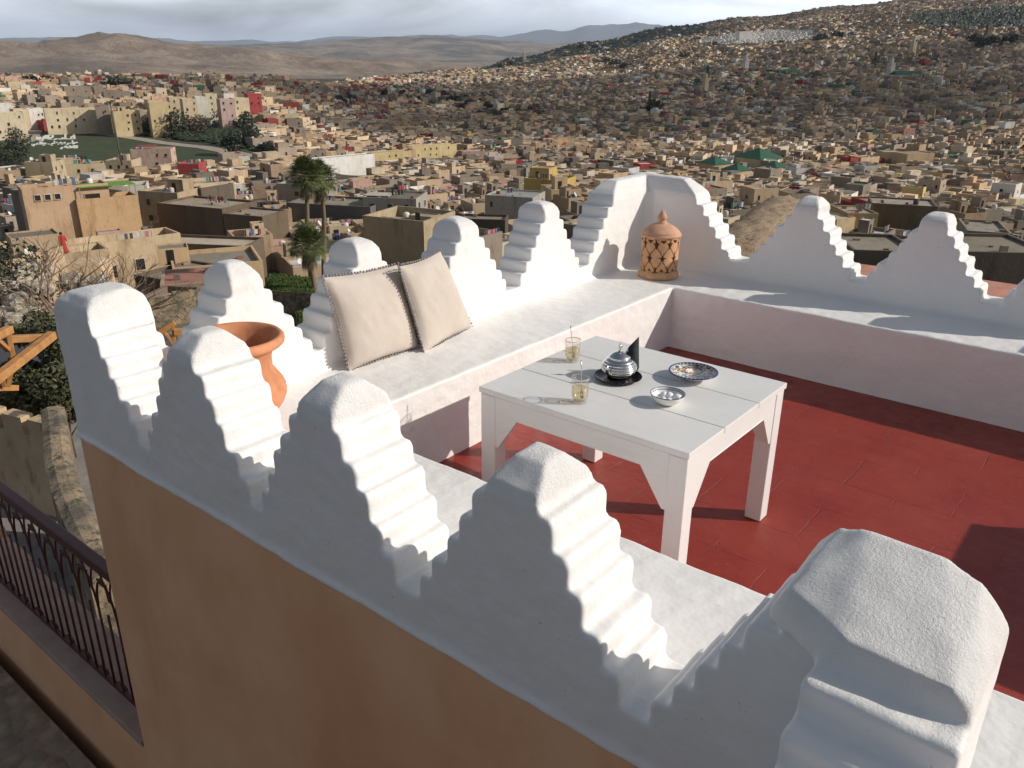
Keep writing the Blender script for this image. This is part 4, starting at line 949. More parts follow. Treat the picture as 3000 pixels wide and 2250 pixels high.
pyramid(2160, 478, 226, 5.5, 2.6, 'small green pyramid roof in front of the largest one')
pyramid(2270, 470, 232, 6, 2.8, 'green pyramid roof at the right of the largest one')

KEEP = [([(930, 440), (1130, 440), (1130, 480), (1060, 525), (930, 540)], 380), ([(2040, 425), (2330, 425), (2330, 490), (2040, 495)], 390), ([(430, 255), (780, 255), (780, 350), (430, 350)], 468), ([(140, 310), (430, 310), (430, 365), (140, 365)], 420),
 ([(1070, 415), (1345, 415), (1345, 462), (1070, 470)], 450), ([(1530, 510), (1650, 510), (1650, 590), (1530, 590)], 192), ([(0, 325), (60, 325), (60, 390), (0, 395)], 380), ([(150, 445), (390, 445), (390, 500), (150, 505)], 214)]
rn = random.Random(21); cand = []
A0 = R(38); ca, sa = math.cos(A0), math.sin(A0)
def blocked(x, y, az, r):
    if r > 2720: return True
    if any(inpoly(x, y, P) for P in NOB): return not ((inpoly(x, y, GREENR) and rn.random() < .22) or (inpoly(x, y, VALE) and rn.random() < .30))
    edge = 1250 if az < -12 else 1250+(az+12)*85 if az < 0 else 2100
    if az < -2 and r > edge: return True
    if -2 <= az < 12 and r > 1800+az*22: return rn.random() > .04
    return False
def rows(D, wlo, whi, r0, r1, A0, sign, seed):
    """terraces of adjoining houses in gently curving rows; districts turn with the noise"""
    rn2 = random.Random(seed); ca, sa = math.cos(A0), math.sin(A0); gy = -r1*1.25; k = 0
    while gy < r1*1.25:
        gx = -r1*1.25+rn2.uniform(0, 8); dd = D*rn2.uniform(.85, 1.1)
        while gx < r1*1.25:
            w = rn2.uniform(wlo, whi)*(1.6 if rn2.random() < .08 else 1); gx += w/2
            wy = gy+9*math.sin(gx/61)+4*math.sin(gx/23+gy/90); sl = math.atan(9/61*math.cos(gx/61)+4/23*math.cos(gx/23+gy/90))
            wy += rn2.uniform(-.8, .8); dx, dy = gx*ca-wy*sa, gx*sa+wy*ca; gx += w/2+(rn2.uniform(1.5, 4) if rn2.random() < .08 else .02)
            f = dx*HF.x+dy*HF.y
            if f < 40: continue
            s_ = dx*HR.x+dy*HR.y; r = math.hypot(f, s_)
            if not r0 <= r < r1: continue
            az = math.degrees(math.atan2(s_, f))
            if abs(az) > 36: continue
            x, y = CAM.x+dx, CAM.y+dy
            if (noise.noise(Vector((x/75, y/75, 7))) > .06) != (sign > 0): continue
            if blocked(x, y, az, r): continue
            cand.append((r, az, x, y, w, dd*rn2.uniform(.9, 1.08), A0+sl-LITROT+R(rn2.uniform(-3, 3))))
        k += 1; gy += D*1.0+(1.4 if k % 4 == 0 else 0)
for (D_, wl, wh, ra, rb) in ((7.0, 3.8, 9.0, 122, 620), (7.4, 4, 9.5, 620, 1300), (9.0, 5, 11, 1300, 2720)):
    rows(D_, wl, wh, ra, rb, LITROT+R(48), -1, int(ra)); rows(D_, wl, wh, ra, rb, LITROT+R(24), 1, int(ra)+1)
cand.sort()
stuff = MB(); n_ind = 0; IND = 300-len(houses)
for (r, az, x, y, w, d, rot) in cand:
    if r < 520 and not free(x, y, .30*(w+d)): continue
    g = tz(x, y)
    if rn.random() < .03: continue
    hgt = 4.4+rn.gauss(0, .75)+(2.6 if rn.random() < .13 else 0)+1.6*noise.noise(Vector((x/60, y/60, 0)))
    if r < 200: hgt *= .85
    if r > 1300: hgt *= .9
    if az < -14 and r > 420: hgt *= 1.5
    cn, col = pick(rn)
    if r > 1300 and cn in ('dark red', 'green') and rn.random() < .3: cn, col = 'pinkish', PINK[0]
    if az < -5 and 700 < r < 1300 and rn.random() < .10: cn, col = 'dark red', REDC[0]
    ns_ = noise.noise(Vector((x/130, y/130, 11))); col = vary(tuple(c_*(1+.42*ns_) for c_ in col), rn, .12)
    pt_ = project((x, y, g+hgt))
    if pt_ and r < 560 and any(r < kr-6 and inpoly(pt_[0], pt_[1], kp) for kp, kr in KEEP): continue
    if pt_ and r < 1700 and any(inpoly(pp[0], pp[1], Q) for Q in (IMGP[0], IMGP[1], IMGP[2], IMGP[4]) for f_ in (0, .5, 1) for pp in (project((x, y, g+(hgt+1)*f_)),)): continue
    vis = pt_ and -15 < pt_[0] < 3015 and pt_[1] < silh(min(3000, max(0, pt_[0])))+12
    if vis and n_ind < IND:
        n_ind += 1; roofc = vary(rn.choice(ROOFS), rn)
        if rn.random() < .10: roofc = vary(WHITE[1], rn)
        elif rn.random() < .05: roofc = vary((.36, .14, .09), rn)
        house(x, y, g+hgt, w, d, rot, col, cn, seed=n_ind, roofc=roofc, dish=1 if (r < 210 and rn.random() < .4) else 0, par=rn.uniform(.35, 1.1))
        occupied.pop()
        continue
    if not vis and r < 400: continue
    X = XF(x, y, g, LITROT+rot); rn.random(); roofc = vary(rn.choice(ROOFS), rn); q = rn.random()
    if q < .10: roofc = WHITE[1]
    elif q < .14: roofc = (.34, .13, .09)
    elif q < .155: roofc = (.06, .18, .12)
    elif q < .165: roofc = (.10, .22, .42)
    if r < 1100: shell(stuff, X, w, d, hgt, -2.5, col, roofc, rn.uniform(.3, 1.0), .25)
    else: stuff.box((-w/2, -d/2, -3), (w/2, d/2, hgt), col, X=X)
    if rn.random() < (.4 if r < 1300 else .25):      # second volume: hut or raised room
        hw, hd = w*rn.uniform(.25, .7), d*rn.uniform(.25, .6); hx, hy = rn.uniform(-.2, .2)*w, rn.uniform(-.1, .3)*d; hh = rn.uniform(1.0, 2.6)
        stuff.box((hx-hw/2, hy-hd/2, hgt-.9), (hx+hw/2, hy+hd/2, hgt-.6+hh), vary(col if rn.random() < .7 else pick(rn)[1], rn, .15), X=X)
    if r < 1100:
        for side, Ls in ((0, w), (1, d), (3, d)):
            for k in range(2):
                if rn.random() < .5: win(stuff, X, w, d, side, rn.uniform(-.35, .35)*Ls, hgt-rn.uniform(2.4, 3.4), rn.uniform(.6, 1.0), rn.uniform(.8, 1.3), .04)
    if r < 700:
        for k in range(rn.choice((1, 2, 3))):     # washing, tanks and clutter on the roofs
            ux, uy = rn.uniform(-.38, .38)*w, rn.uniform(-.38, .38)*d; s_ = rn.uniform(.3, .9); cl = rn.choice(((.7, .7, .68), (.6, .58, .55), (.10, .18, .40), (.40, .08, .08), (.08, .08, .09), (.72, .72, .74), (.35, .30, .25)))
            stuff.box((ux-s_/2, uy-s_*.35, hgt-1.0), (ux+s_/2, uy+s_*.35, hgt-.5+s_*rn.uniform(.4, 1)), cl, X=X)
tag(stuff.build('distant_houses', TOWN, tint=True), kind='stuff')
# labels: order of the remaining houses by row and place
ORD = ['', 'first', 'second', 'third', 'fourth', 'fifth', 'sixth', 'seventh', 'eighth', 'ninth', 'tenth', 'eleventh', 'twelfth', 'thirteenth', 'fourteenth', 'fifteenth', 'sixteenth', 'seventeenth', 'eighteenth', 'nineteenth', 'twentieth']
rows = {}
def sector(px):
    for lim, nm in ((430, 'left of the long dark house'), (800, 'left of the palm crowns'), (1150, 'right of the palm crowns'), (1500, 'above the right cushion'), (1780, 'left of the corner niche'), (2080, 'above the corner niche'), (2330, 'right of the corner niche'), (2640, 'above the first right merlon'), (4000, 'above the second right merlon')):
        if px < lim: return nm
for hd_ in houses:
    pt_ = project((hd_['x'], hd_['y'], hd_['zt'])); hd_['p'] = pt_
    o = hd_['o']; o['category'] = 'house'; o['group'] = 'flat-roofed houses of the old town'
    if hd_['label']: o['label'] = hd_['label']; continue
    rows.setdefault((sector(pt_[0]), hd_['c']), []).append(hd_)
for (sec, c_), L in rows.items():
    L.sort(key=lambda h: -h['p'][1])
    for i, h in enumerate(L):
        w_ = 'wide' if h['w'] > 9.5 else 'small' if h['w'] < 7.4 else 'mid-sized'
        ft = (' with '+h['f'][0]) if h['f'] else ''
        h['o']['label'] = '%s %s house%s, %s up %s' % (w_, c_, ft, 'lowest' if i == 0 else ORD[i+1] if i < 20 else 'number %d' % (i+1), sec)
#SECTION4
# ------------------------------------------------------------------ just below the terrace, lower left
# iron railing on its low wall, in line with the front wall
rl = empty('iron_railing', (-2.0, -3.76, -1.35), 0, 'dark red wrought iron railing with pointed arches beside the orange house wall', 'railing')
def rel(p): return (p[0]+2.0, p[1]+3.815, p[2]+1.35)
x0, x1 = -6.0, -.84; m = MB(); m.box(rel((x0, -3.845, -.475)), rel((x1, -3.785, -.44))); m.beam(rel((x0, -3.815, -.52)), rel((x1, -3.815, -.52)), .022); bevel(m.build('handrail', IRON, rl), .006)
m = MB(); m.beam(rel((x0, -3.815, -1.325)), rel((x1, -3.815, -1.325)), .024); m.build('bottom_rail', IRON, rl)
nb = 48; sp_ = .105
for i in range(nb):
    x = x1-.06-sp_*i
    if x < x0: break
    m = MB(); m.tube([rel((x, -3.815, -1.32)), rel((x, -3.815, -.80))], .0075, 6); m.build('baluster', IRON, rl)
for i in range(0, nb-2):
    x = x1-.06-sp_*i
    if x-2*sp_ < x0 or i % 2: continue
    m = MB(); a = [(x-2*sp_*u, -.80+.22*math.sin(math.pi*u)**.62) for u in [k/14 for k in range(15)]]; m.tube([rel((u, -3.815, z)) for u, z in a], .0065, 6)
    b = [(x-sp_*.9-2*sp_*u*.9, -.72+.19*math.sin(math.pi*u)**.62) for u in [k/14 for k in range(15)]]; m.tube([rel((u, -3.800, z)) for u, z in b], .0055, 6)
    m.build('pointed_arch', IRON, rl)
    for zc, s in ((-1.285, 1), (-.585, -1)):
        m = MB()
        for sg in (-1, 1):
            pts = [(x-sp_+sg*(.046*math.cos(th)*(1-th/9)+.004), zc+s*.030*math.sin(th)*(1-th/9)) for th in [k*.45 for k in range(13)]]
            m.tube([rel((u, -3.815, z)) for u, z in pts], .0048, 5)
        m.build('scroll', IRON, rl)
pw = empty('low_parapet', (-3.5, -3.745, -1.9), 0, 'low orange wall with pink cement coping under the iron railing', 'low wall')
m = MB(); m.box((-2.6, -.125, .50), (2.66, .22, .545)); bevel(m.build('coping', PINKC, pw), .01)
m = MB(); m.box((-2.6, -.105, -.4), (2.66, .20, .498)); m.build('wall', ORANGE, pw)
m = MB(); m.box((-7, -7.5, -2.3), (2.40, -3.93, -1.86)); tag(m.build('cobbled_lane', COBBLE), kind='structure')
st = MB(); 
for i in range(9): st.box((-5.6+.53*i, -3.57, -4.8), (-5.6+.53*(i+1)-.003, -3.20, -1.75-.09*i), col=None)
tag(st.build('stair_flight', PINKC), 'broad pink cement steps going down behind the iron railing', 'steps')
gr_ = MB(); gr_.box((-3.3, -2.6, -3.2), (-2.5, -2.4, -3.05)); tag(gr_.build('drain_grate', GAP), 'black drain grate on the steps behind the railing', 'drain') if False else None
# court below and the old curved wall
m = MB(); P0 = [at_z(px, py, -8.0) for px, py in ((-260, 1180), (240, 1180), (420, 1900), (-260, 1900))]
m.hull([tuple(p) for p in P0]+[(p.x, p.y, p.z-.6) for p in P0]); tag(m.build('courtyard', simple('court_cement', (.235, .22, .20), .9, .25, 1.2, .4, 12, .03)), kind='structure')
def wallpath(name, label, top, zt, zb, th, mat, cat='wall', capt=0):
    """a wall whose top is seen at the listed points at height zt"""
    P = [at_z(px, py, zt) for px, py in top]; m = MB(); n = len(P); L = []; Rr = []
    for i, p in enumerate(P):
        d = (P[min(i+1, n-1)]-P[max(i-1, 0)]); d.z = 0; d.normalize(); s = Vector((-d.y, d.x, 0))*th/2; L.append(p+s); Rr.append(p-s)
    vs = []
    for a, b in zip(L, Rr): vs += [(a.x, a.y, zb), (a.x, a.y, zt-.06), ((a.x*.7+b.x*.3), (a.y*.7+b.y*.3), zt), ((a.x*.3+b.x*.7), (a.y*.3+b.y*.7), zt), (b.x, b.y, zt-.06), (b.x, b.y, zb)]
    k = 6; fs = [(i*k+j, i*k+(j+1) % k, (i+1)*k+(j+1) % k, (i+1)*k+j) for i in range(n-1) for j in range(k)]+[tuple(range(k)), tuple(range((n-1)*k, n*k))[::-1]]
    m.add(vs, fs); o = m.build(name, mat); return tag(o, label, cat)
wallpath('curved_wall', 'old mossy wall with a rounded top curving down beside the house corner', [(152, 1190), (160, 1250), (168, 1340), (190, 1420), (225, 1500), (270, 1590), (310, 1680)], -4.8, -8.6, .44, OLDW)
cw_ = empty('crenel_wall', tuple(at_r(60, 1330, 19.5)), 0, 'short tan wall with square notches in its top, far left', 'wall'); c0 = Vector(cw_.location)
def crel(px, py, r): return at_r(px, py, r)-c0
m = MB(); A_ = crel(0, 1245, 20.5); B_ = crel(150, 1210, 19.0); D_ = (B_-A_); D_.z = 0; Lw = D_.length; D_.normalize(); A_ = A_-D_*1.0; Lw += 1.0; Nn = Vector((-D_.y, D_.x, 0))*.3
zt_ = (A_.z+B_.z)/2; seg_ = [(0, .9, 0), (.9, 1.12, -.42), (1.12, 1.75, 0), (1.75, 1.95, -.42), (1.95, Lw, 0)]
for a, b, dz in seg_:
    p, q = A_+D_*a, A_+D_*(b-.001); m.hull([tuple(v) for w_ in (p, q) for s in (0, 1) for z in (-3.5, zt_+dz-0) for v in [Vector((w_.x, w_.y, z))+Nn*s]])
m.build('wall', TANW, cw_)
# timber pergola frame
tf = empty('timber_frame', tuple(at_r(70, 1060, 16)), 0, 'orange timber pergola frame with diagonal braces, far left', 'timber frame'); c0 = Vector(tf.location)
def B3(x_, y_, r=16.0): return at_r(x_/4.1475, 900+y_/4.1475, r)-c0
for nm, pts, wd in (('diagonal_beam', [(-120, 930, 15.2), (640, 335, 16.6)], .19), ('cross_beam', [(100, 388, 16.6), (560, 368, 16.7)], .16), ('upper_beam', [(-120, 385, 15.4), (122, 268, 15.9)], .17), ('brace', [(-40, 395, 15.6), (100, 520, 16.0)], .10), ('post', [(95, 300, 16.0), (165, 640, 16.1)], .11), ('post', [(125, 700, 15.7), (70, 960, 15.9)], .14), ('brace', [(10, 800, 15.6), (50, 960, 15.7)], .09), ('sill_beam', [(-120, 985, 15.6), (200, 980, 16.1)], .13)):
    m = MB(); m.beam(B3(*pts[0]), B3(*pts[1]), wd*.78); bevel(m.build(nm, TIMBER, tf), .01)
tf2 = empty('timber_frame', tuple(at_r(500, 970, 18)), 0, 'orange timber frame showing between the two nearest left merlons', 'timber frame'); c0 = Vector(tf2.location)
def B4(x_, y_, r=18.0): return at_r(x_/2.074, 800+y_/2.074, r)-c0
for nm, pts, wd in (('upper_beam', [(925, 385), (1062, 300)], .14), ('cross_beam', [(1055, 358), (1240, 350)], .16), ('brace', [(995, 355), (1062, 440)], .08), ('post', [(1048, 300), (1062, 430)], .09)):
    m = MB(); m.beam(B4(*pts[0]), B4(*pts[1]), wd*.8); bevel(m.build(nm, TIMBER, tf2), .01)
# dark flat roofs and road strips under the frame
def slabat(name, label, cat, pts, z, th, mat, kind=None):
    P = [at_z(px, py, z) for px, py in pts]; m = MB(); m.hull([tuple(p) for p in P]+[(p.x, p.y, z-th) for p in P]); o = m.build(name, mat)
    return tag(o, label, cat) if not kind else tag(o, kind=kind)
ASPH = simple('dark_asphalt', (.06, .062, .066), .9, .2, .6, .3, 9, .03)
slabat('road', None, None, [(-350, 965), (-350, 1060), (170, 1075), (420, 1040), (520, 980), (160, 972)], -12.0, .5, ASPH, 'structure')
slabat('flat_roof_shed', 'low shed with a grey cement roof above the notched wall, far left', 'shed', [(-300, 1150), (-300, 1230), (120, 1222), (150, 1160)], -7.4, 1.3, simple('grey_cement', (.20, .20, .20), .9, .3, 1.5, .4, 10, .03))
# foliage helpers
def leaves(mb, c, rad, n, size, rn, flat=1.0, stretch=1.0, shell_=.55):
    for _ in range(n):
        d = Vector((rn.gauss(0, 1), rn.gauss(0, 1), rn.gauss(0, 1)*flat)).normalized(); q = c+Vector((d.x*rad[0], d.y*rad[1], d.z*rad[2]))*(shell_+(1-shell_)*rn.random()**.6)
        a = Vector((rn.gauss(0, 1), rn.gauss(0, 1), rn.gauss(0, .7))).normalized(); b = a.cross(Vector((rn.gauss(0, 1), rn.gauss(0, 1), rn.gauss(0, 1)))).normalized(); s = size*rn.uniform(.5, 1.3)
        mb.add([q-a*s*stretch, q+b*s*.45, q+a*s*stretch, q-b*s*.45], [(0, 1, 2, 3)])
def tree(x, y, z, h, rad, label, cat='tree', name='tree', n=2600, size=.30, seed=1, mat=LEAFD, lobes=9, trunk_r=.18, group=None, low=.25):
    rn_ = random.Random(seed); e = empty(name, (x, y, z), rn_.random()*6, label, cat, group)
    m = MB(); tops = []
    m.tube([(0, 0, -.5), (.1*h*.1, 0, h*.3), (.02*h, .02*h, h*.6)], [trunk_r, trunk_r*.75, trunk_r*.4], 7)
    for k in range(lobes):
        a = rn_.random()*6.28; rr = rad*rn_.uniform(.15, .68); zz = h*rn_.uniform(low+.12, .88); rr *= math.sqrt(max(.15, 1-((zz/h-.5)/.6)**2))
        c = Vector((rr*math.cos(a), rr*math.sin(a), zz)); tops.append(c); m.tube([(0, 0, h*low), c*.55+Vector((0, 0, h*low*.4)), c], [trunk_r*.5, trunk_r*.3, .02], 5)
    m.build('trunk', BARK, e); f = MB()
    for c in tops:
        s = rad*rn_.uniform(.32, .52); leaves(f, c, (s, s, s*.8), n//lobes, size, rn_, shell_=.35)
    f.build('crown', mat, e); return e
def conifer(x, y, z, h, rad, label, seed, group=None):
    rn_ = random.Random(seed); e = empty('cypress_tree', (x, y, z), 0, label, 'tree', group); m = MB(); m.tube([(0, 0, -.5), (0, 0, h*.8)], [.2, .05], 6); m.build('trunk', BARK, e)
    f = MB()
    for k in range(16): u = k/15; leaves(f, Vector((0, 0, h*(.1+.85*u))), (rad*(1-u*.85), rad*(1-u*.85), h*.06), 80, .45, rn_, shell_=.4)
    f.build('crown', LEAFD, e); return e
def bare(x, y, z, h, label, seed, spread=.62, name='bare_tree'):
    rn_ = random.Random(seed); e = empty(name, (x, y, z), rn_.random()*6, label, 'tree'); tr_ = MB(); tw = MB()
    def grow(p, d, L, r, lv):
        q = p+d*L+Vector((rn_.gauss(0, .05), rn_.gauss(0, .05), 0))*L; mid = (p+q)/2+Vector((rn_.gauss(0, .06), rn_.gauss(0, .06), 0))*L
        (tr_ if lv < 2 else tw).tube([p, mid, q], [r, r*.85, r*.66], 6 if lv < 2 else 4, caps=False)
        if lv >= 6: return
        for _ in range(3 if lv in (0, 1, 3) else 2):
            nd = (d+Vector((rn_.gauss(0, spread), rn_.gauss(0, spread), rn_.uniform(-.05, .35)))).normalized(); grow(q, nd, L*rn_.uniform(.62, .86), r*.6, lv+1)
    grow(Vector((0, 0, -.4)), Vector((.05, .02, 1)), h*.25, h*.022, 0)
    tr_.build('trunk', BARK, e); tw.build('branches', TWIG, e); return e
def gat(px, py, r): P = at_r(px, py, r); return P.x, P.y, tz(P.x, P.y)
x, y, z = gat(165, 1000, 50); bare(x, y, z, 14, 'bare leafless tree in front of the pale tan house, above the corner merlon', 3)
x, y, z = gat(105, 1000, 48); bare(x, y, z, 11, 'thinner bare tree left of the leafless tree by the corner merlon', 8)
x, y, z = gat(245, 950, 54); bare(x, y, z, 12, 'bare tree just right of the corner merlon top', 14)
x, y, z = gat(18, 900, 62); tree(x, y, z, 11, 4.0, 'dark evergreen tree cut by the left edge of the picture', n=5000, size=.16, seed=5, lobes=12)
x, y, z = gat(20, 1000, 52); tree(x, y, z, 5, 3.6, 'brownish scrubby bush under the tree at the left edge', 'bush', 'bush', n=4200, size=.14, seed=6, mat=leafmat('dry_scrub', (.05, .045, .022), (.13, .105, .055), 2), lobes=10, low=.0, trunk_r=.08)
for i, (px, py, r, h, rd, lb) in enumerate([(125, 1075, 22, 2.5, 1.15, 'large green bush between the timber frame and the white corner'), (60, 1140, 22, 1.3, .8, 'green bush under the timber frame'), (185, 1180, 21, 1.9, .9, 'green bush behind the top of the curved mossy wall'), (160, 1020, 24, 1.9, 1.1, 'loose bush above the big green bush at the corner')]):
    P = at_r(px, py, r); tree(P.x, P.y, P.z-h*.5, h, rd, lb, 'bush', 'bush', n=5200, size=.075, seed=20+i, mat=LEAF, lobes=11, low=.02, trunk_r=.05)
def rock(px, py, r, s, label, seed):
    P = at_r(px, py, r); b = bmesh.new(); bmesh.ops.create_icosphere(b, subdivisions=4, radius=1); q = Vector((seed*3.1, 0, 0))
    for v in b.verts:
        n_ = v.co.copy(); c_ = Vector([math.copysign(abs(t_)**.7, t_) for t_ in n_]); v.co = .62*Vector((c_.x*s[0], c_.y*s[1], c_.z*s[2]))*(1+.35*noise.noise(n_*1.3+q)+.12*noise.noise(n_*4+q))
    me_ = bpy.data.meshes.new('rock'); b.to_mesh(me_); b.free(); me_.materials.append(ROCK); o = link('rock', me_, None, P); o.rotation_euler = (0, 0, seed); tag(o, label, 'rock', 'pale rocks on the slope, far left')
rock(78, 945, 50, (1.7, 1.3, 1.1), 'biggest pale grey rock on the slope, above the timber frame', 1); rock(20, 925, 52, (1.6, 1.0, .8), 'pale rock at the left edge above the timber frame', 2)
rock(60, 890, 56, (2.4, 1.2, .9), 'long pale rock behind the biggest rock', 3); rock(110, 850, 60, (1.6, 1.0, 1.0), 'pale rock at the foot of the bare tree', 4); rock(40, 835, 62, (1.8, 1.2, 1.0), 'pale rock beside the scrubby bush', 5)
rock(210, 830, 64, (1.8, 1.2, 1.0), 'pale rubble block above the corner merlon', 6); rock(280, 835, 63, (1.5, 1.4, 1.0), 'pale rubble block right of the corner merlon top', 7); rock(90, 800, 72, (2.2, 1.2, 1.2), 'pale rock under the pale tan house', 8)
def ruin(pa, pb, r, hgt, label, mat=TANW):
    A = at_r(pa[0], pa[1], r); B = at_r(pb[0], pb[1], r*1.02); m = MB(); n = 9; d = (B-A); s = Vector((-d.y, d.x, 0)).normalized()*.35
    for i in range(n):
        p, q = A+d*(i/n), A+d*((i+1)/n-.0004); t_ = hgt*(.55+.45*noise.noise(Vector((i*.7, r, 0)))) 
        m.hull([tuple(Vector((w_.x, w_.y, z_))+s*k) for w_ in (p, q) for k in (0, 1) for z_ in (A.z-3, A.z+t_*.3+(d.z*i/n))])
    tag(m.build('ruined_wall', mat), label, 'wall')
ruin((35, 770), (185, 730), 84, 1.6, 'broken stone wall under the dark doorway of the pale tan house'); ruin((140, 850), (330, 810), 70, 1.5, 'broken tan wall behind the corner merlon top'); ruin((0, 880), (90, 860), 66, 1.2, 'low rubble wall at the left edge')
ruin((390, 905), (600, 850), 52, 1.5, 'stained low wall beyond the parapet between the first two left merlons', OLDW)
# palms
def palm(px, py, r, h_extra, label, seed, sc=1.0, src=None):
    P = at_r(px, py, r); zb = tz(P.x, P.y); H_ = P.z-zb; rn_ = random.Random(seed)
    e = empty('fan_palm', (P.x, P.y, zb), rn_.random()*6, label, 'palm tree', 'fan palms behind the cushions')
    m = MB(); pts = [(.25*math.sin(k*.5+seed), .2*math.cos(k*.4), -1+(H_+.6)*k/14) for k in range(15)]; m.tube(pts, [.27-.09*k/14+(.03 if k > 12 else 0) for k in range(15)], 10); m.build('trunk', PALMBARK, e)
    top = Vector(pts[-1])
    def fan(mb, d, L, R_, droop):
        side = d.cross(Vector((0, 0, 1))).normalized() if abs(d.z) < .98 else Vector((1, 0, 0)); q = top+d*L+Vector((0, 0, -droop*.25)); mb.tube([top, top+d*L*.5+Vector((0, 0, .04)), q], [.035, .028, .02], 4, caps=False)
        upv = side.cross(d); ns = 23
        for k in range(ns):
            th = R(-112+224*k/(ns-1))+rn_.gauss(0, .04); v = (d*math.cos(th)+side*math.sin(th)).normalized(); w_ = (side*math.cos(th)-d*math.sin(th)).normalized()
            l = R_*rn_.uniform(.8, 1.08)*(1-.25*abs(th)/2); b = q+v*l*.55+upv*.03; t_ = q+v*l*.95+Vector((0, 0, -droop*(.28+.12*rn_.random()))); wd = .036
            mb.add([q, b-w_*wd, t_, b+w_*wd], [(0, 1, 2, 3)])
    f = MB(); n = int(58*sc)
    for k in range(n):
        el = math.pi/2-2.1*(k/n)**.8; a = k*2.4; d = Vector((math.cos(a)*math.cos(el), math.sin(a)*math.cos(el), math.sin(el))); fan(f, d, rn_.uniform(.75, 1.15)*sc, rn_.uniform(.85, 1.15)*sc, .5+.5*max(0, -math.sin(el)))
    f.build('crown', PALM, e); g = MB()
    for k in range(22): a = k*2.4; d = Vector((math.cos(a)*.35, math.sin(a)*.35, -1)).normalized(); fan(g, d, rn_.uniform(.5, 1.1)*sc, .7*sc, 1)
    g.build('dead_fronds', DRYL, e); return e
palm(890, 498, 78, 0, 'taller fan palm on the left, its crown above the left cushion', 2, 1.2); palm(932, 512, 80, 0, 'fan palm with its crown just right of the taller one', 5, 1.15)
palm(905, 700, 73, 0, 'short fan palm whose crown sits between the two tall trunks', 9, 1.2)
# green strip behind the second merlon from the corner
GRS = simple('bright_grass', (.075, .12, .025), .95, .4, 3, .8, 8, .1)
for pts_, z_, lb in (([(790, 800), (925, 815), (925, 860), (770, 850)], -17.5, 'dark old garden wall under the upper grass strip by the palms'), ([(860, 895), (925, 925), (925, 975), (880, 960)], -19.2, 'dark old garden wall under the lower grass patch by the palms')):
    slabat('garden_wall', lb, 'wall', pts_, z_, 3.5, OLDW); P = [at_z(px, py, z_) for px, py in pts_]; m = MB(); c_ = sum(P, Vector())/4; rg = random.Random(4)
    m.add([tuple(c_+(p-c_)*.96+Vector((0, 0, .03))) for p in P], [(0, 1, 2, 3)])
    for k in range(2600):
        a_, b_ = rg.random(), rg.random(); q = (P[0]*(1-a_)+P[1]*a_)*(1-b_)+(P[3]*(1-a_)+P[2]*a_)*b_; q = c_+(q-c_)*.95; h_ = rg.uniform(.08, .26); w_ = Vector((rg.gauss(0, .05), rg.gauss(0, .05), 0)); m.add([q-w_, q+w_, q+Vector((rg.gauss(0, .1), rg.gauss(0, .1), h_))], [(0, 1, 2)])
    tag(m.build('grass', GRS), kind='stuff')
# thatched hut beyond the back wall
th = empty('thatched_hut', tuple(at_z(2215, 720, -1.5)), 0, 'long rounded straw thatched roof seen between the niche and the first right merlon', 'thatched hut'); c0 = Vector(th.location)
a0 = at_z(2135, 745, -.9)-c0; a1 = at_r(2300, 590, (at_z(2135, 745, -.9)-CAM).length*1.75)-c0; ax = (a1-a0); L_ = ax.length; ax.normalize(); sd_ = ax.cross(Vector((0, 0, 1))).normalized(); up_ = sd_.cross(ax); m = MB(); vs = []; NU, NV = 60, 40
hd_r = 1.15
for i in range(NU+1):
    u = i/NU; rr = hd_r*(1-.0*u)*(math.sin(min(1, u/.14)*math.pi/2)**.6 if u < .14 else 1)
    for j in range(NV+1):
        t_ = math.pi*j/NV; n_ = 1+.05*noise.noise(Vector((u*18, j*.5, 0)))+.05*noise.noise(Vector((u*50, j*1.7, 4)))
        vs.append(tuple(a0+ax*L_*u+sd_*math.cos(t_)*rr*n_+up_*(math.sin(t_)*rr*n_-1.0)+Vector((0, 0, -.5*abs(math.cos(t_))**3))))
m.add(vs, [(i*(NV+1)+j, i*(NV+1)+j+1, (i+1)*(NV+1)+j+1, (i+1)*(NV+1)+j) for i in range(NU) for j in range(NV)], smooth=True)
rs_ = random.Random(3)
for k in range(9000):
    i, j = rs_.randrange(2, NU), rs_.randrange(2, NV-1); p = Vector(vs[i*(NV+1)+j]); q = Vector(vs[i*(NV+1)+min(NV, j+1)])-p
    if j < NV/2: q = -q
    q.normalize(); o_ = (p-(a0+ax*L_*(i/NU)-up_*1.0)).normalized(); q = (q*.8+ax*rs_.gauss(0, .25)+o_*.28).normalized(); w_ = ax*.007; l = rs_.uniform(.08, .20)
    m.add([p-w_, p+w_, p+q*l], [(0, 1, 2)])
m.build('thatch', STRAW, th)
m = MB(); m.tube([(0, 0, -6), (0, 0, -1.0)], .12, 8); m.build('support_post', TIMBER, th)
# pink lower roof behind the back wall
slabat('lower_roof_terrace', 'pinkish cement roof glimpsed through the gaps of the right merlons', 'roof terrace', [(2480, 768), (2480, 880), (3150, 1000), (3150, 858), (2800, 808)], -2.6, .4, simple('pink_roof_cement', (.52, .24, .17), .9, .2, 3, .4, 12, .02))
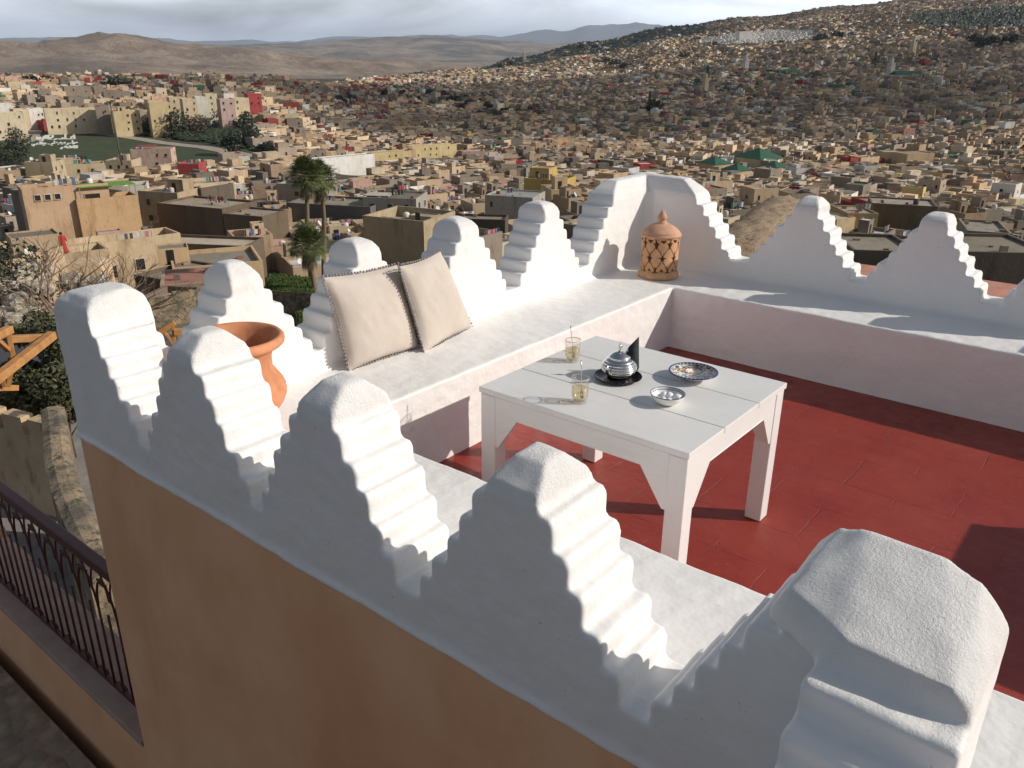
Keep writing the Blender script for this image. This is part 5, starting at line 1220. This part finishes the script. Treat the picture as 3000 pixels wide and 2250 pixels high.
# lamp mast
P = at_r(350, 437, 240); Pt = at_r(322, 300, 240); zb = tz(P.x, P.y); lm = empty('lamp_mast', (P.x, P.y, P.z-1), 0, 'tall slender dark lamp mast in front of the green bank', 'lamp mast'); d_ = Pt-P
m = MB(); m.tube([(0, 0, -3), tuple(d_+Vector((0, 0, 1)))], [.24, .16], 8); m.build('pole', GAP, lm)
for k in range(6):
    m = MB(); a = k*1.05; c_ = d_+Vector((.9*math.cos(a), .9*math.sin(a), 1+.3*math.sin(k))); m.box(tuple(c_-Vector((.3, .3, .25))), tuple(c_+Vector((.3, .3, .25)))); m.beam(d_+Vector((0, 0, 1)), c_, .1); m.build('floodlight', GAP, lm)
# roads and tracks on the bank
def track(pts, w_, name='road', mat=None, lift=.12):
    G = [ground_at(px, py) for px, py in pts]; fine = []
    for a, b in zip(G, G[1:]):
        for k in range(10): fine.append(a+(b-a)*(k/10))
    fine.append(G[-1]); m = MB(); vs = []
    for i, p in enumerate(fine):
        d = fine[min(i+1, len(fine)-1)]-fine[max(0, i-1)]; d.z = 0; d.normalize(); s = Vector((-d.y, d.x, 0))*w_/2
        for q in (p-s, p+s): vs.append((q.x, q.y, tz(q.x, q.y)+lift))
    m.add(vs, [(2*i, 2*i+1, 2*i+3, 2*i+2) for i in range(len(fine)-1)]); tag(m.build(name, mat), kind='structure')
ROADM = simple('pale_road', (.36, .31, .25), .9, .15, .3, 0); 
track([(-40, 412), (60, 398), (110, 380), (180, 380), (330, 396), (470, 418), (600, 432), (700, 450), (790, 470)], 7, 'road', ROADM)
track([(-40, 398), (30, 405), (75, 420)], 3.5, 'path', ROADM); track([(112, 385), (100, 410), (70, 424), (0, 455)], 3, 'path', ROADM)
# white stone lettering on the bank: strokes in the units of the photograph's own writing
WS = simple('white_painted_stone', (.72, .71, .67), .9, .1, 2, 0); g0 = ground_at(165, 412); LTE = empty('hillside_lettering', g0, 0, 'large white stone lettering in three lines laid out on the green bank', 'lettering')
def stroke(pts, w_=1.0):
    G = [ground_at(a/5.53, 360+b/5.53) for a, b in pts]; LT = MB()
    for a, b in zip(G, G[1:]):
        d = b-a; d.z = 0
        if d.length < .05: continue
        d.normalize(); a2, b2 = a-d*w_*.3, b+d*w_*.3
        LT.beam(Vector((a2.x, a2.y, tz(a2.x, a2.y)+.1))-g0, Vector((b2.x, b2.y, tz(b2.x, b2.y)+.1))-g0, w_*.72, .3)
    LT.build('letter', WS, LTE)
S1 = [[(1205, 210), (1205, 262), (1150, 262), (1060, 265), (1058, 190)], [(1175, 232), (1190, 215), (1205, 232)], [(1150, 262), (1160, 228)], [(1048, 262), (1045, 245), (1030, 262), (1020, 245), (1005, 265), (990, 262), (955, 268)], [(930, 262), (905, 262), (888, 275)],
      [(815, 208), (855, 208), (855, 232), (820, 245), (815, 272), (862, 272)], [(785, 205), (785, 268)], [(765, 205), (765, 262), (735, 262), (735, 208)], [(735, 262), (705, 262), (705, 235), (720, 225)], [(695, 262), (685, 292), (650, 292)], [(655, 235), (655, 265), (625, 268), (620, 240)], [(600, 232), (600, 275)]]
S2 = [[(1245, 320), (1215, 325), (1180, 345)], [(1180, 300), (1175, 330), (1150, 328)], [(1140, 335), (1110, 335), (1085, 355), (1060, 352)], [(1050, 318), (1040, 335), (1005, 335), (985, 318), (970, 335), (925, 332), (920, 318)], [(880, 300), (885, 335)], [(860, 335), (830, 352), (795, 352), (775, 345)], [(735, 330), (725, 352), (712, 335)], [(690, 322), (690, 352)], [(670, 318), (665, 352), (650, 352), (648, 318)], [(640, 352), (615, 350), (605, 335), (590, 355), (560, 355)], [(555, 350), (545, 380), (515, 380), (518, 350)]]
S3 = [[(1250, 375), (1245, 408), (1205, 410), (1215, 372)], [(1195, 372), (1190, 410), (1150, 385), (1150, 410)], [(1130, 375), (1130, 408), (1090, 410), (1075, 380)], [(1060, 405), (1050, 385)], [(1010, 402), (985, 425)]]
for S_, w_ in ((S1, 1.15), (S2, .85), (S3, .95)):
    for s_ in S_: stroke(s_, w_)
for a_, b_ in ((1160, 285), (1190, 195), (1000, 350), (940, 350), (830, 370), (700, 370), (630, 295), (660, 310)): stroke([(a_, b_), (a_+9, b_)], .8)
# trees of the valley floor and town
def rt(px, py, h, rd, lb, seed, mat=LEAFD, n=900, size=.7, nm='tree'):
    G = ground_at(px, py); r_ = (G-CAM).length; tree(G.x, G.y, G.z, h, rd, lb, 'tree', nm, n=n, size=size, seed=seed, mat=mat, lobes=9, low=.1, trunk_r=.3, group='trees among the houses')
DRYT = leafmat('bare_brown_crown', (.055, .045, .032), (.12, .095, .065), .6)
rt(510, 402, 12, 9, 'broad dark evergreen tree beside the road under the row of flats', 1); rt(470, 392, 9, 7, 'dark tree left of the broad one by the road', 2); rt(575, 388, 8, 8, 'brownish bare crowned tree right of the broad tree by the road', 3, DRYT)
rt(430, 388, 7, 8, 'brownish bare crowned tree at the left end of the trees by the road', 4, DRYT); rt(630, 360, 7, 8, 'brown tree under the flats, right of the row', 5, DRYT); rt(545, 372, 6, 8, 'small brown tree just under the flats', 6, DRYT)
rt(735, 430, 11, 8, 'very dark tree in the shade at the right end of the green bank', 7); rt(720, 385, 9, 7, 'dark tree above the very dark one at the end of the bank', 8); rt(690, 455, 8, 6, 'dark tree at the foot of the green slope', 9)
for i, (px, py, h, rd, lb) in enumerate([(30, 505, 10, 6, 'dark tree at the left end of the row below the green bank'), (60, 480, 12, 6, 'tall dark tree left of the row of tan houses'), (10, 530, 9, 6, 'dark tree cut by the left edge below the green bank'), (780, 478, 8, 3.5, 'dark narrow tree by the white walls left of the palms'), (215, 505, 4, 7, 'low green hedge-like tree in front of the four-window house')]): rt(px, py, h, rd, lb, 30+i, size=.4, n=1600)
vl = [(1330, 300), (1380, 315), (1430, 330), (1480, 338), (1300, 290), (1260, 285), (1230, 300), (1180, 285), (1130, 290), (1080, 300), (1030, 300), (1000, 310), (1520, 345), (1560, 340), (1350, 335), (1400, 345), (1460, 352), (1420, 300), (1280, 315)]
for i, (px, py) in enumerate(vl): rt(px, py, 6+2*(i % 3), 7, '%s tree, number %d in the dark grove in the middle of the town' % ('brown' if i % 3 == 1 else 'dark green', i+1), 50+i, DRYT if i % 3 == 1 else LEAFD, n=700, size=1.1)
for i, (px, py) in enumerate([(740, 212), (1255, 190), (1240, 195), (1365, 205), (605, 212), (2070, 245), (1880, 150), (2100, 112), (1900, 340), (2560, 200), (2750, 130), (2880, 140), (2930, 150)]):
    G = ground_at(px, py); hh_ = 11+(i % 3)*3; conifer(G.x, G.y, G.z, hh_*(1.6 if G.z > -10 else 1.2), 3.2+(i % 2)*1.5, 'dark narrow cypress, number %d counted from the middle of the far town outwards' % (i+1), 90+i, 'cypresses in the far town')
for i, (px, py) in enumerate([(1470, 205), (1500, 200), (1700, 148), (1740, 145), (1770, 190), (1800, 200), (1830, 205), (2000, 175), (1905, 345), (2850, 135), (2900, 140), (2950, 135), (2870, 150), (2400, 125), (2450, 120), (1120, 200), (1350, 195), (700, 225), (350, 280), (110, 270)]):
    rt(px, py, 13, 13, 'round dark tree, number %d among those rising between the far houses' % (i+1), 120+i, n=420, size=2.0)
# wooded ridge and far scrub: nobody could count these
fo = MB(); rf = random.Random(77); OCT = [(0, 1, 4), (1, 2, 4), (2, 3, 4), (3, 0, 4), (1, 0, 5), (2, 1, 5), (3, 2, 5), (0, 3, 5)]
def blob(x, y, z, s, h):
    P = [(x+s*a*rf.uniform(.6, 1.3), y+s*b*rf.uniform(.6, 1.3), z+h*rf.uniform(.3, .6)) for a, b in ((1, 0), (0, 1), (-1, 0), (0, -1))]+[(x+rf.gauss(0, s*.2), y, z+h), (x, y, z)]; fo.add(P, OCT)
for k in range(15000):
    az = rf.uniform(-7, 31); r = rf.uniform(1650, 2950); x, y = pol(az, r)
    dens = 1.0 if (az < 13 and r > 1750+az*28) else (.9 if inpoly(x, y, GREENR) else .05)
    if inpoly(x, y, CEM): continue
    if az < 0 and r < 1750: continue
    if rf.random() < dens: h = rf.uniform(3, 8); blob(x, y, tz(x, y)-1, rf.uniform(3, 7), h)
for k in range(520):
    az = rf.uniform(-30, 31); r = rf.uniform(700, 1900); x, y = pol(az, r)
    if any(inpoly(x, y, P) for P in (EMB, GREEN2, SCRUB, CEM)): continue
    if az < -10 and r > 1200: continue
    c0_ = (x, y)
    for q in range(rf.randint(1, 3)): blob(x+rf.gauss(0, 3), y+rf.gauss(0, 3), tz(x, y)+1.5, rf.uniform(1.4, 3.2), rf.uniform(3.5, 6))
for k in range(5200):
    P = rf.choice((EMB, GREEN2, SCRUB, VALE)); cx = sum(p[0] for p in P)/len(P); cy = sum(p[1] for p in P)/len(P); a, b = rf.choice(P), rf.choice(P); u, v = rf.random(), rf.random()
    x = cx+(a[0]-cx)*u*.9+(b[0]-a[0])*v*.3; y = cy+(a[1]-cy)*u*.9+(b[1]-a[1])*v*.3
    if P is EMB: continue
    if inpoly(x, y, P): s = rf.uniform(.8, 2.4); blob(x, y, tz(x, y)-.3, s, s*rf.uniform(.8, 1.4))
xs = [p[0] for p in GREENR]; ys = [p[1] for p in GREENR]
for k in range(6000):
    x, y = rf.uniform(min(xs), max(xs)), rf.uniform(min(ys), max(ys))
    if inpoly(x, y, GREENR): blob(x, y, tz(x, y)-1, rf.uniform(3, 8), rf.uniform(3, 9))
tag(fo.build('woodland', LEAFD), kind='stuff')
gv = MB()
xs = [p[0] for p in CEM]; ys = [p[1] for p in CEM]
for k in range(5200):
    x, y = rf.uniform(min(xs), max(xs)), rf.uniform(min(ys), max(ys))
    if inpoly(x, y, CEM): s = rf.uniform(1.5, 3.2); z = tz(x, y); X = XF(x, y, z, LITROT+R(30)+rf.gauss(0, .2)); c_ = rf.uniform(.5, .8); gv.box((-s, -s*.6, -.5), (s, s*.6, rf.uniform(.8, 2.0)), (c_, c_*.97, c_*.92), X=X)
tag(gv.build('cemetery_graves', TOWN, tint=True), kind='stuff')
G = ground_at(2178, 118); house(G.x, G.y, G.z+15, 24, 14, R(10), (.76, .75, .72), 'white', par=.4, hut=False, wins=[], label='plain white tomb building standing in the pale hillside cemetery')
houses[-1]['o']['label'] = houses[-1]['label']; houses[-1]['o']['category'] = 'house'
def minaret(px, py, r, w_, col, label, lant=True):
    P = ground_at(px, py, 22); w_ *= .8; zb = tz(P.x, P.y); h = P.z-zb; e = empty('minaret', (P.x, P.y, zb), LITROT+R(25), label, 'minaret', 'minarets in the town'); m = MB(); m.box((-w_/2, -w_/2, -2), (w_/2, w_/2, h*.78), col); m.box((-w_/2-.3, -w_/2-.3, h*.78), (w_/2+.3, w_/2+.3, h*.81), col); m.build('shaft', TOWN, e, tint=True)
    m = MB(); m.box((-w_/4, -w_/4, h*.81), (w_/4, w_/4, h*.96), col); m.hull([(-w_/4, -w_/4, h*.96), (w_/4, -w_/4, h*.96), (w_/4, w_/4, h*.96), (-w_/4, w_/4, h*.96), (0, 0, h)]); m.build('lantern_turret', TOWN, e, tint=True)
minaret(1536, 150, 1350, 9, (.62, .57, .47), 'pale square minaret at the skyline in the middle'); minaret(2188, 158, 900, 7, (.72, .70, .66), 'white square minaret on the right, beside the green roofed mosque halls'); minaret(2615, 170, 950, 7, (.66, .62, .55), 'pale minaret in the far town above the second right merlon')
minaret(2680, 110, 1200, 7, (.60, .53, .38), 'yellowish minaret high on the right hillside'); minaret(2070, 215, 700, 6, (.60, .50, .32), 'tan minaret left of the white one')
# green roofed far mosque
for i, (px, py, r, w_) in enumerate([(2225, 200, 900, 34), (2310, 203, 900, 40), (2655, 208, 930, 46)]):
    P = ground_at(px, py, 9); w_ *= (P-CAM).length/r*.55; zb = tz(P.x, P.y); H_ = P.z-zb; e = empty('mosque_hall', (P.x, P.y, zb), LITROT+R(8), 'long far hall with a dark green ridged roof, %s on the right' % ('left one', 'middle one', 'rightmost one')[i], 'mosque hall'); m = MB(); m.box((-w_/2, -7, -2), (w_/2, 7, H_-3.5), (.66, .62, .55)); m.build('wall', TOWN, e, tint=True)
    m = MB(); m.hull([(-w_/2-.5, -7.5, H_-3.5), (w_/2+.5, -7.5, H_-3.5), (w_/2+.5, 7.5, H_-3.5), (-w_/2-.5, 7.5, H_-3.5), (-w_/2-.5, 0, H_), (w_/2+.5, 0, H_)], (.03, .12, .075)); m.build('green_tiled_roof', TOWN, e, tint=True)
# person in red on the rubble by the pale tan house
def person(P, H_, face):
    me_ = bpy.data.meshes.new('person'); s = H_/1.65
    J = [(0, 0, .92, .145), (0, 0, 1.12, .125), (0, 0, 1.34, .15), (0, 0, 1.45, .06), (0, 0, 1.56, .092), (0, .01, 1.63, .07), (.09, 0, .86, .10), (.10, -.03, .46, .062), (.10, .02, .05, .045), (.10, -.10, .02, .04), (-.09, 0, .86, .10), (-.11, .06, .46, .062), (-.11, .12, .05, .045), (-.11, .0, .02, .04), (.19, 0, 1.38, .05), (.25, -.05, 1.12, .042), (.20, -.22, .98, .034), (-.19, 0, 1.38, .05), (-.25, -.02, 1.12, .042), (-.24, -.12, .88, .034)]
    E_ = [(0, 1), (1, 2), (2, 3), (3, 4), (4, 5), (0, 6), (6, 7), (7, 8), (8, 9), (0, 10), (10, 11), (11, 12), (12, 13), (2, 14), (14, 15), (15, 16), (2, 17), (17, 18), (18, 19)]
    me_.from_pydata([(a*s, b*s, c*s) for a, b, c, d in J], E_, []); o = bpy.data.objects.new('person', me_); COL.objects.link(o); o.location = P; o.rotation_euler = (0, 0, face)
    o.modifiers.new('sk', 'SKIN'); me_.skin_vertices[0].data[0].use_root = True
    for i, j in enumerate(J): me_.skin_vertices[0].data[i].radius = (j[3]*s, j[3]*s)
    sb = o.modifiers.new('ss', 'SUBSURF'); sb.levels = 1; sb.render_levels = 2; me_.materials.append(simple('skin', (.36, .21, .14), .6, .05)); tag(o, 'small person in a long red robe standing by the pale tan house', 'person')
    m = MB(); m.lathe([(.10*s, 1.44*s), (.20*s, 1.38*s), (.19*s, 1.15*s), (.20*s, .9*s), (.25*s, .5*s), (.30*s, .12*s), (.27*s, .12*s)], 20); 
    for sg in (1, -1): m.tube([(sg*.17*s, 0, 1.38*s), (sg*.25*s, -.05*s, 1.12*s), (sg*.21*s, -.19*s, 1.0*s)], [.075*s, .065*s, .055*s], 8)
    r_ = m.build('red_robe', simple('red_cloth', (.42, .035, .03), .9, .15), o); m = MB(); m.lathe([(.0, 1.68*s), (.06*s, 1.665*s), (.10*s, 1.60*s), (.105*s, 1.50*s), (.07*s, 1.44*s)], 16); h_ = m.build('dark_hair', simple('hair', (.02, .015, .012), .8, .1), o); h_.location = (0, .02*s, 0)
P = at_r(190, 745, 92); person((P.x, P.y, P.z), 2.2, YAW+R(60))
m = MB(); Pa = at_r(60, 765, 91); Pb = at_r(300, 742, 91); m.hull([tuple(p+Vector((0, 0, dz))+HF*k) for p in (Pa, Pb) for dz in (-4, -.62) for k in (-1.0, 1.6)]); tag(m.build('stone_ledge', TANW), 'rough stone ledge the person in red stands on', 'ledge')
for hd_ in houses:
    if len(hd_['o']['label'].split()) > 16: hd_['o']['label'] = ' '.join(hd_['o']['label'].split()[:16]); print('LONG', hd_['o']['label'])

# clouds high towards the sun, out of the picture; their shadows dim parts of the far town as in the photograph
t = NT('cloud_vapour'); tr_n = t.new('ShaderNodeBsdfTransparent'); tr_n.inputs[0].default_value = (1, 1, 1, 1); df = t.new('ShaderNodeBsdfDiffuse'); df.inputs[0].default_value = (.9, .9, .9, 1); mxs = t.new('ShaderNodeMixShader')
mxs.inputs[0].default_value = .30; t.link(tr_n.outputs[0], mxs.inputs[1]); t.link(df.outputs[0], mxs.inputs[2]); t.link(mxs.outputs[0], t.n['Material Output'].inputs['Surface'])
cot = 1/math.tan(R(30.5)); sd2 = Vector((.84, .54, 0)).normalized()
for i, (px, py, a_, b_) in enumerate([(2800, 235, 520, 260), (2420, 265, 420, 150), (2950, 330, 260, 120), (1250, 300, 260, 90), (1750, 255, 330, 90), (2250, 60, 500, 260)]):
    G = ground_at(px, py); zc = 2000+60*i; C_ = G+sd2*((zc-G.z)*cot)+Vector((0, 0, zc-G.z)); b = bmesh.new(); bmesh.ops.create_icosphere(b, subdivisions=5, radius=1)
    for v in b.verts:
        n_ = v.co.copy(); f = 1+.55*noise.fractal(n_*1.7+Vector((i*5, 0, 0)), 1.0, 2.0, 5); q = HR*(n_.x*a_*f)+HF*(n_.y*b_*f); v.co = Vector((q.x, q.y, n_.z*60*f))
    me_ = bpy.data.meshes.new('cloud'); b.to_mesh(me_); b.free(); me_.materials.append(t.m); me_.polygons.foreach_set('use_smooth', [True]*len(me_.polygons)); tag(link('cloud', me_, None, C_), kind='structure')
# ------------------------------------------------------------------ light and sky
SUN_D = Vector((.84, .54, 0)).normalized(); SEL = R(29.3)
sun_vec = Vector((SUN_D.x*math.cos(SEL), SUN_D.y*math.cos(SEL), math.sin(SEL)))
sl_ = bpy.data.lights.new('sun', 'SUN'); sl_.energy = 3.95; sl_.angle = R(.53); sl_.color = (1.0, .93, .83)
so_ = bpy.data.objects.new('sun', sl_); COL.objects.link(so_); so_.rotation_euler = (-sun_vec).to_track_quat('-Z', 'Y').to_euler()
w = bpy.data.worlds.new('World'); scene.world = w; w.use_nodes = True; nt = w.node_tree; bg = nt.nodes['Background']
sky = nt.nodes.new('ShaderNodeTexSky'); sky.sky_type = 'NISHITA'; sky.sun_disc = False; sky.sun_elevation = SEL
sky.sun_rotation = math.atan2(SUN_D.x, SUN_D.y); sky.altitude = 400; sky.air_density = 1.2; sky.dust_density = 2.0; sky.ozone_density = 1.5
tc = nt.nodes.new('ShaderNodeTexCoord'); mp = nt.nodes.new('ShaderNodeMapping'); mp.inputs['Scale'].default_value = (1, 1, 5.5)
nt.links.new(tc.outputs['Generated'], mp.inputs['Vector'])
nz = nt.nodes.new('ShaderNodeTexNoise'); nz.inputs['Scale'].default_value = 2.6; nz.inputs['Detail'].default_value = 7; nz.inputs['Roughness'].default_value = .55; nz.inputs['Distortion'].default_value = .4
nt.links.new(mp.outputs[0], nz.inputs['Vector'])
cr = nt.nodes.new('ShaderNodeValToRGB'); cr.color_ramp.elements[0].position = .28; cr.color_ramp.elements[1].position = .62; nt.links.new(nz.outputs['Fac'], cr.inputs[0])
mx = nt.nodes.new('ShaderNodeMix'); mx.data_type = 'RGBA'; mx.inputs[7].default_value = (27, 29, 32, 1)
ml = nt.nodes.new('ShaderNodeMath'); ml.operation = 'MULTIPLY'; ml.inputs[1].default_value = .75; nt.links.new(cr.outputs[0], ml.inputs[0])
sx = nt.nodes.new('ShaderNodeSeparateXYZ'); nt.links.new(tc.outputs['Generated'], sx.inputs[0])
mr = nt.nodes.new('ShaderNodeMapRange'); mr.inputs[1].default_value = .12; mr.inputs[2].default_value = .32; mr.inputs[3].default_value = 1; mr.inputs[4].default_value = .0; nt.links.new(sx.outputs['Z'], mr.inputs[0])
dt = nt.nodes.new('ShaderNodeVectorMath'); dt.operation = 'DOT_PRODUCT'; nt.links.new(tc.outputs['Generated'], dt.inputs[0]); dt.inputs[1].default_value = tuple(HF)
md_ = nt.nodes.new('ShaderNodeMapRange'); md_.inputs[1].default_value = -.1; md_.inputs[2].default_value = .6; nt.links.new(dt.outputs['Value'], md_.inputs[0])
m2_ = nt.nodes.new('ShaderNodeMath'); m2_.operation = 'MULTIPLY'; nt.links.new(mr.outputs[0], m2_.inputs[0]); nt.links.new(md_.outputs[0], m2_.inputs[1])
m3_ = nt.nodes.new('ShaderNodeMath'); m3_.operation = 'MULTIPLY'; nt.links.new(m2_.outputs[0], m3_.inputs[0]); nt.links.new(ml.outputs[0], m3_.inputs[1])
nt.links.new(m3_.outputs[0], mx.inputs[0]); bwn = nt.nodes.new('ShaderNodeRGBToBW'); nt.links.new(sky.outputs[0], bwn.inputs[0]); veil = nt.nodes.new('ShaderNodeMix'); veil.data_type = 'RGBA'; veil.inputs[0].default_value = .5
nt.links.new(sky.outputs[0], veil.inputs[6]); nt.links.new(bwn.outputs[0], veil.inputs[7]); nt.links.new(veil.outputs[2], mx.inputs[6]); nt.links.new(mx.outputs[2], bg.inputs['Color'])
bg.inputs['Strength'].default_value = .085
vs_ = scene.view_settings; vs_.view_transform = 'Standard'; vs_.look = 'None'; vs_.exposure = 0; vs_.gamma = 1
scene.display_settings.display_device = 'sRGB'
cy = scene.cycles; cy.max_bounces = 18; cy.diffuse_bounces = 4; cy.transmission_bounces = 18; cy.volume_bounces = 1; cy.transparent_max_bounces = 24
cy.use_denoising = True; cy.sample_clamp_indirect = 8; cy.caustics_refractive = False; cy.caustics_reflective = False
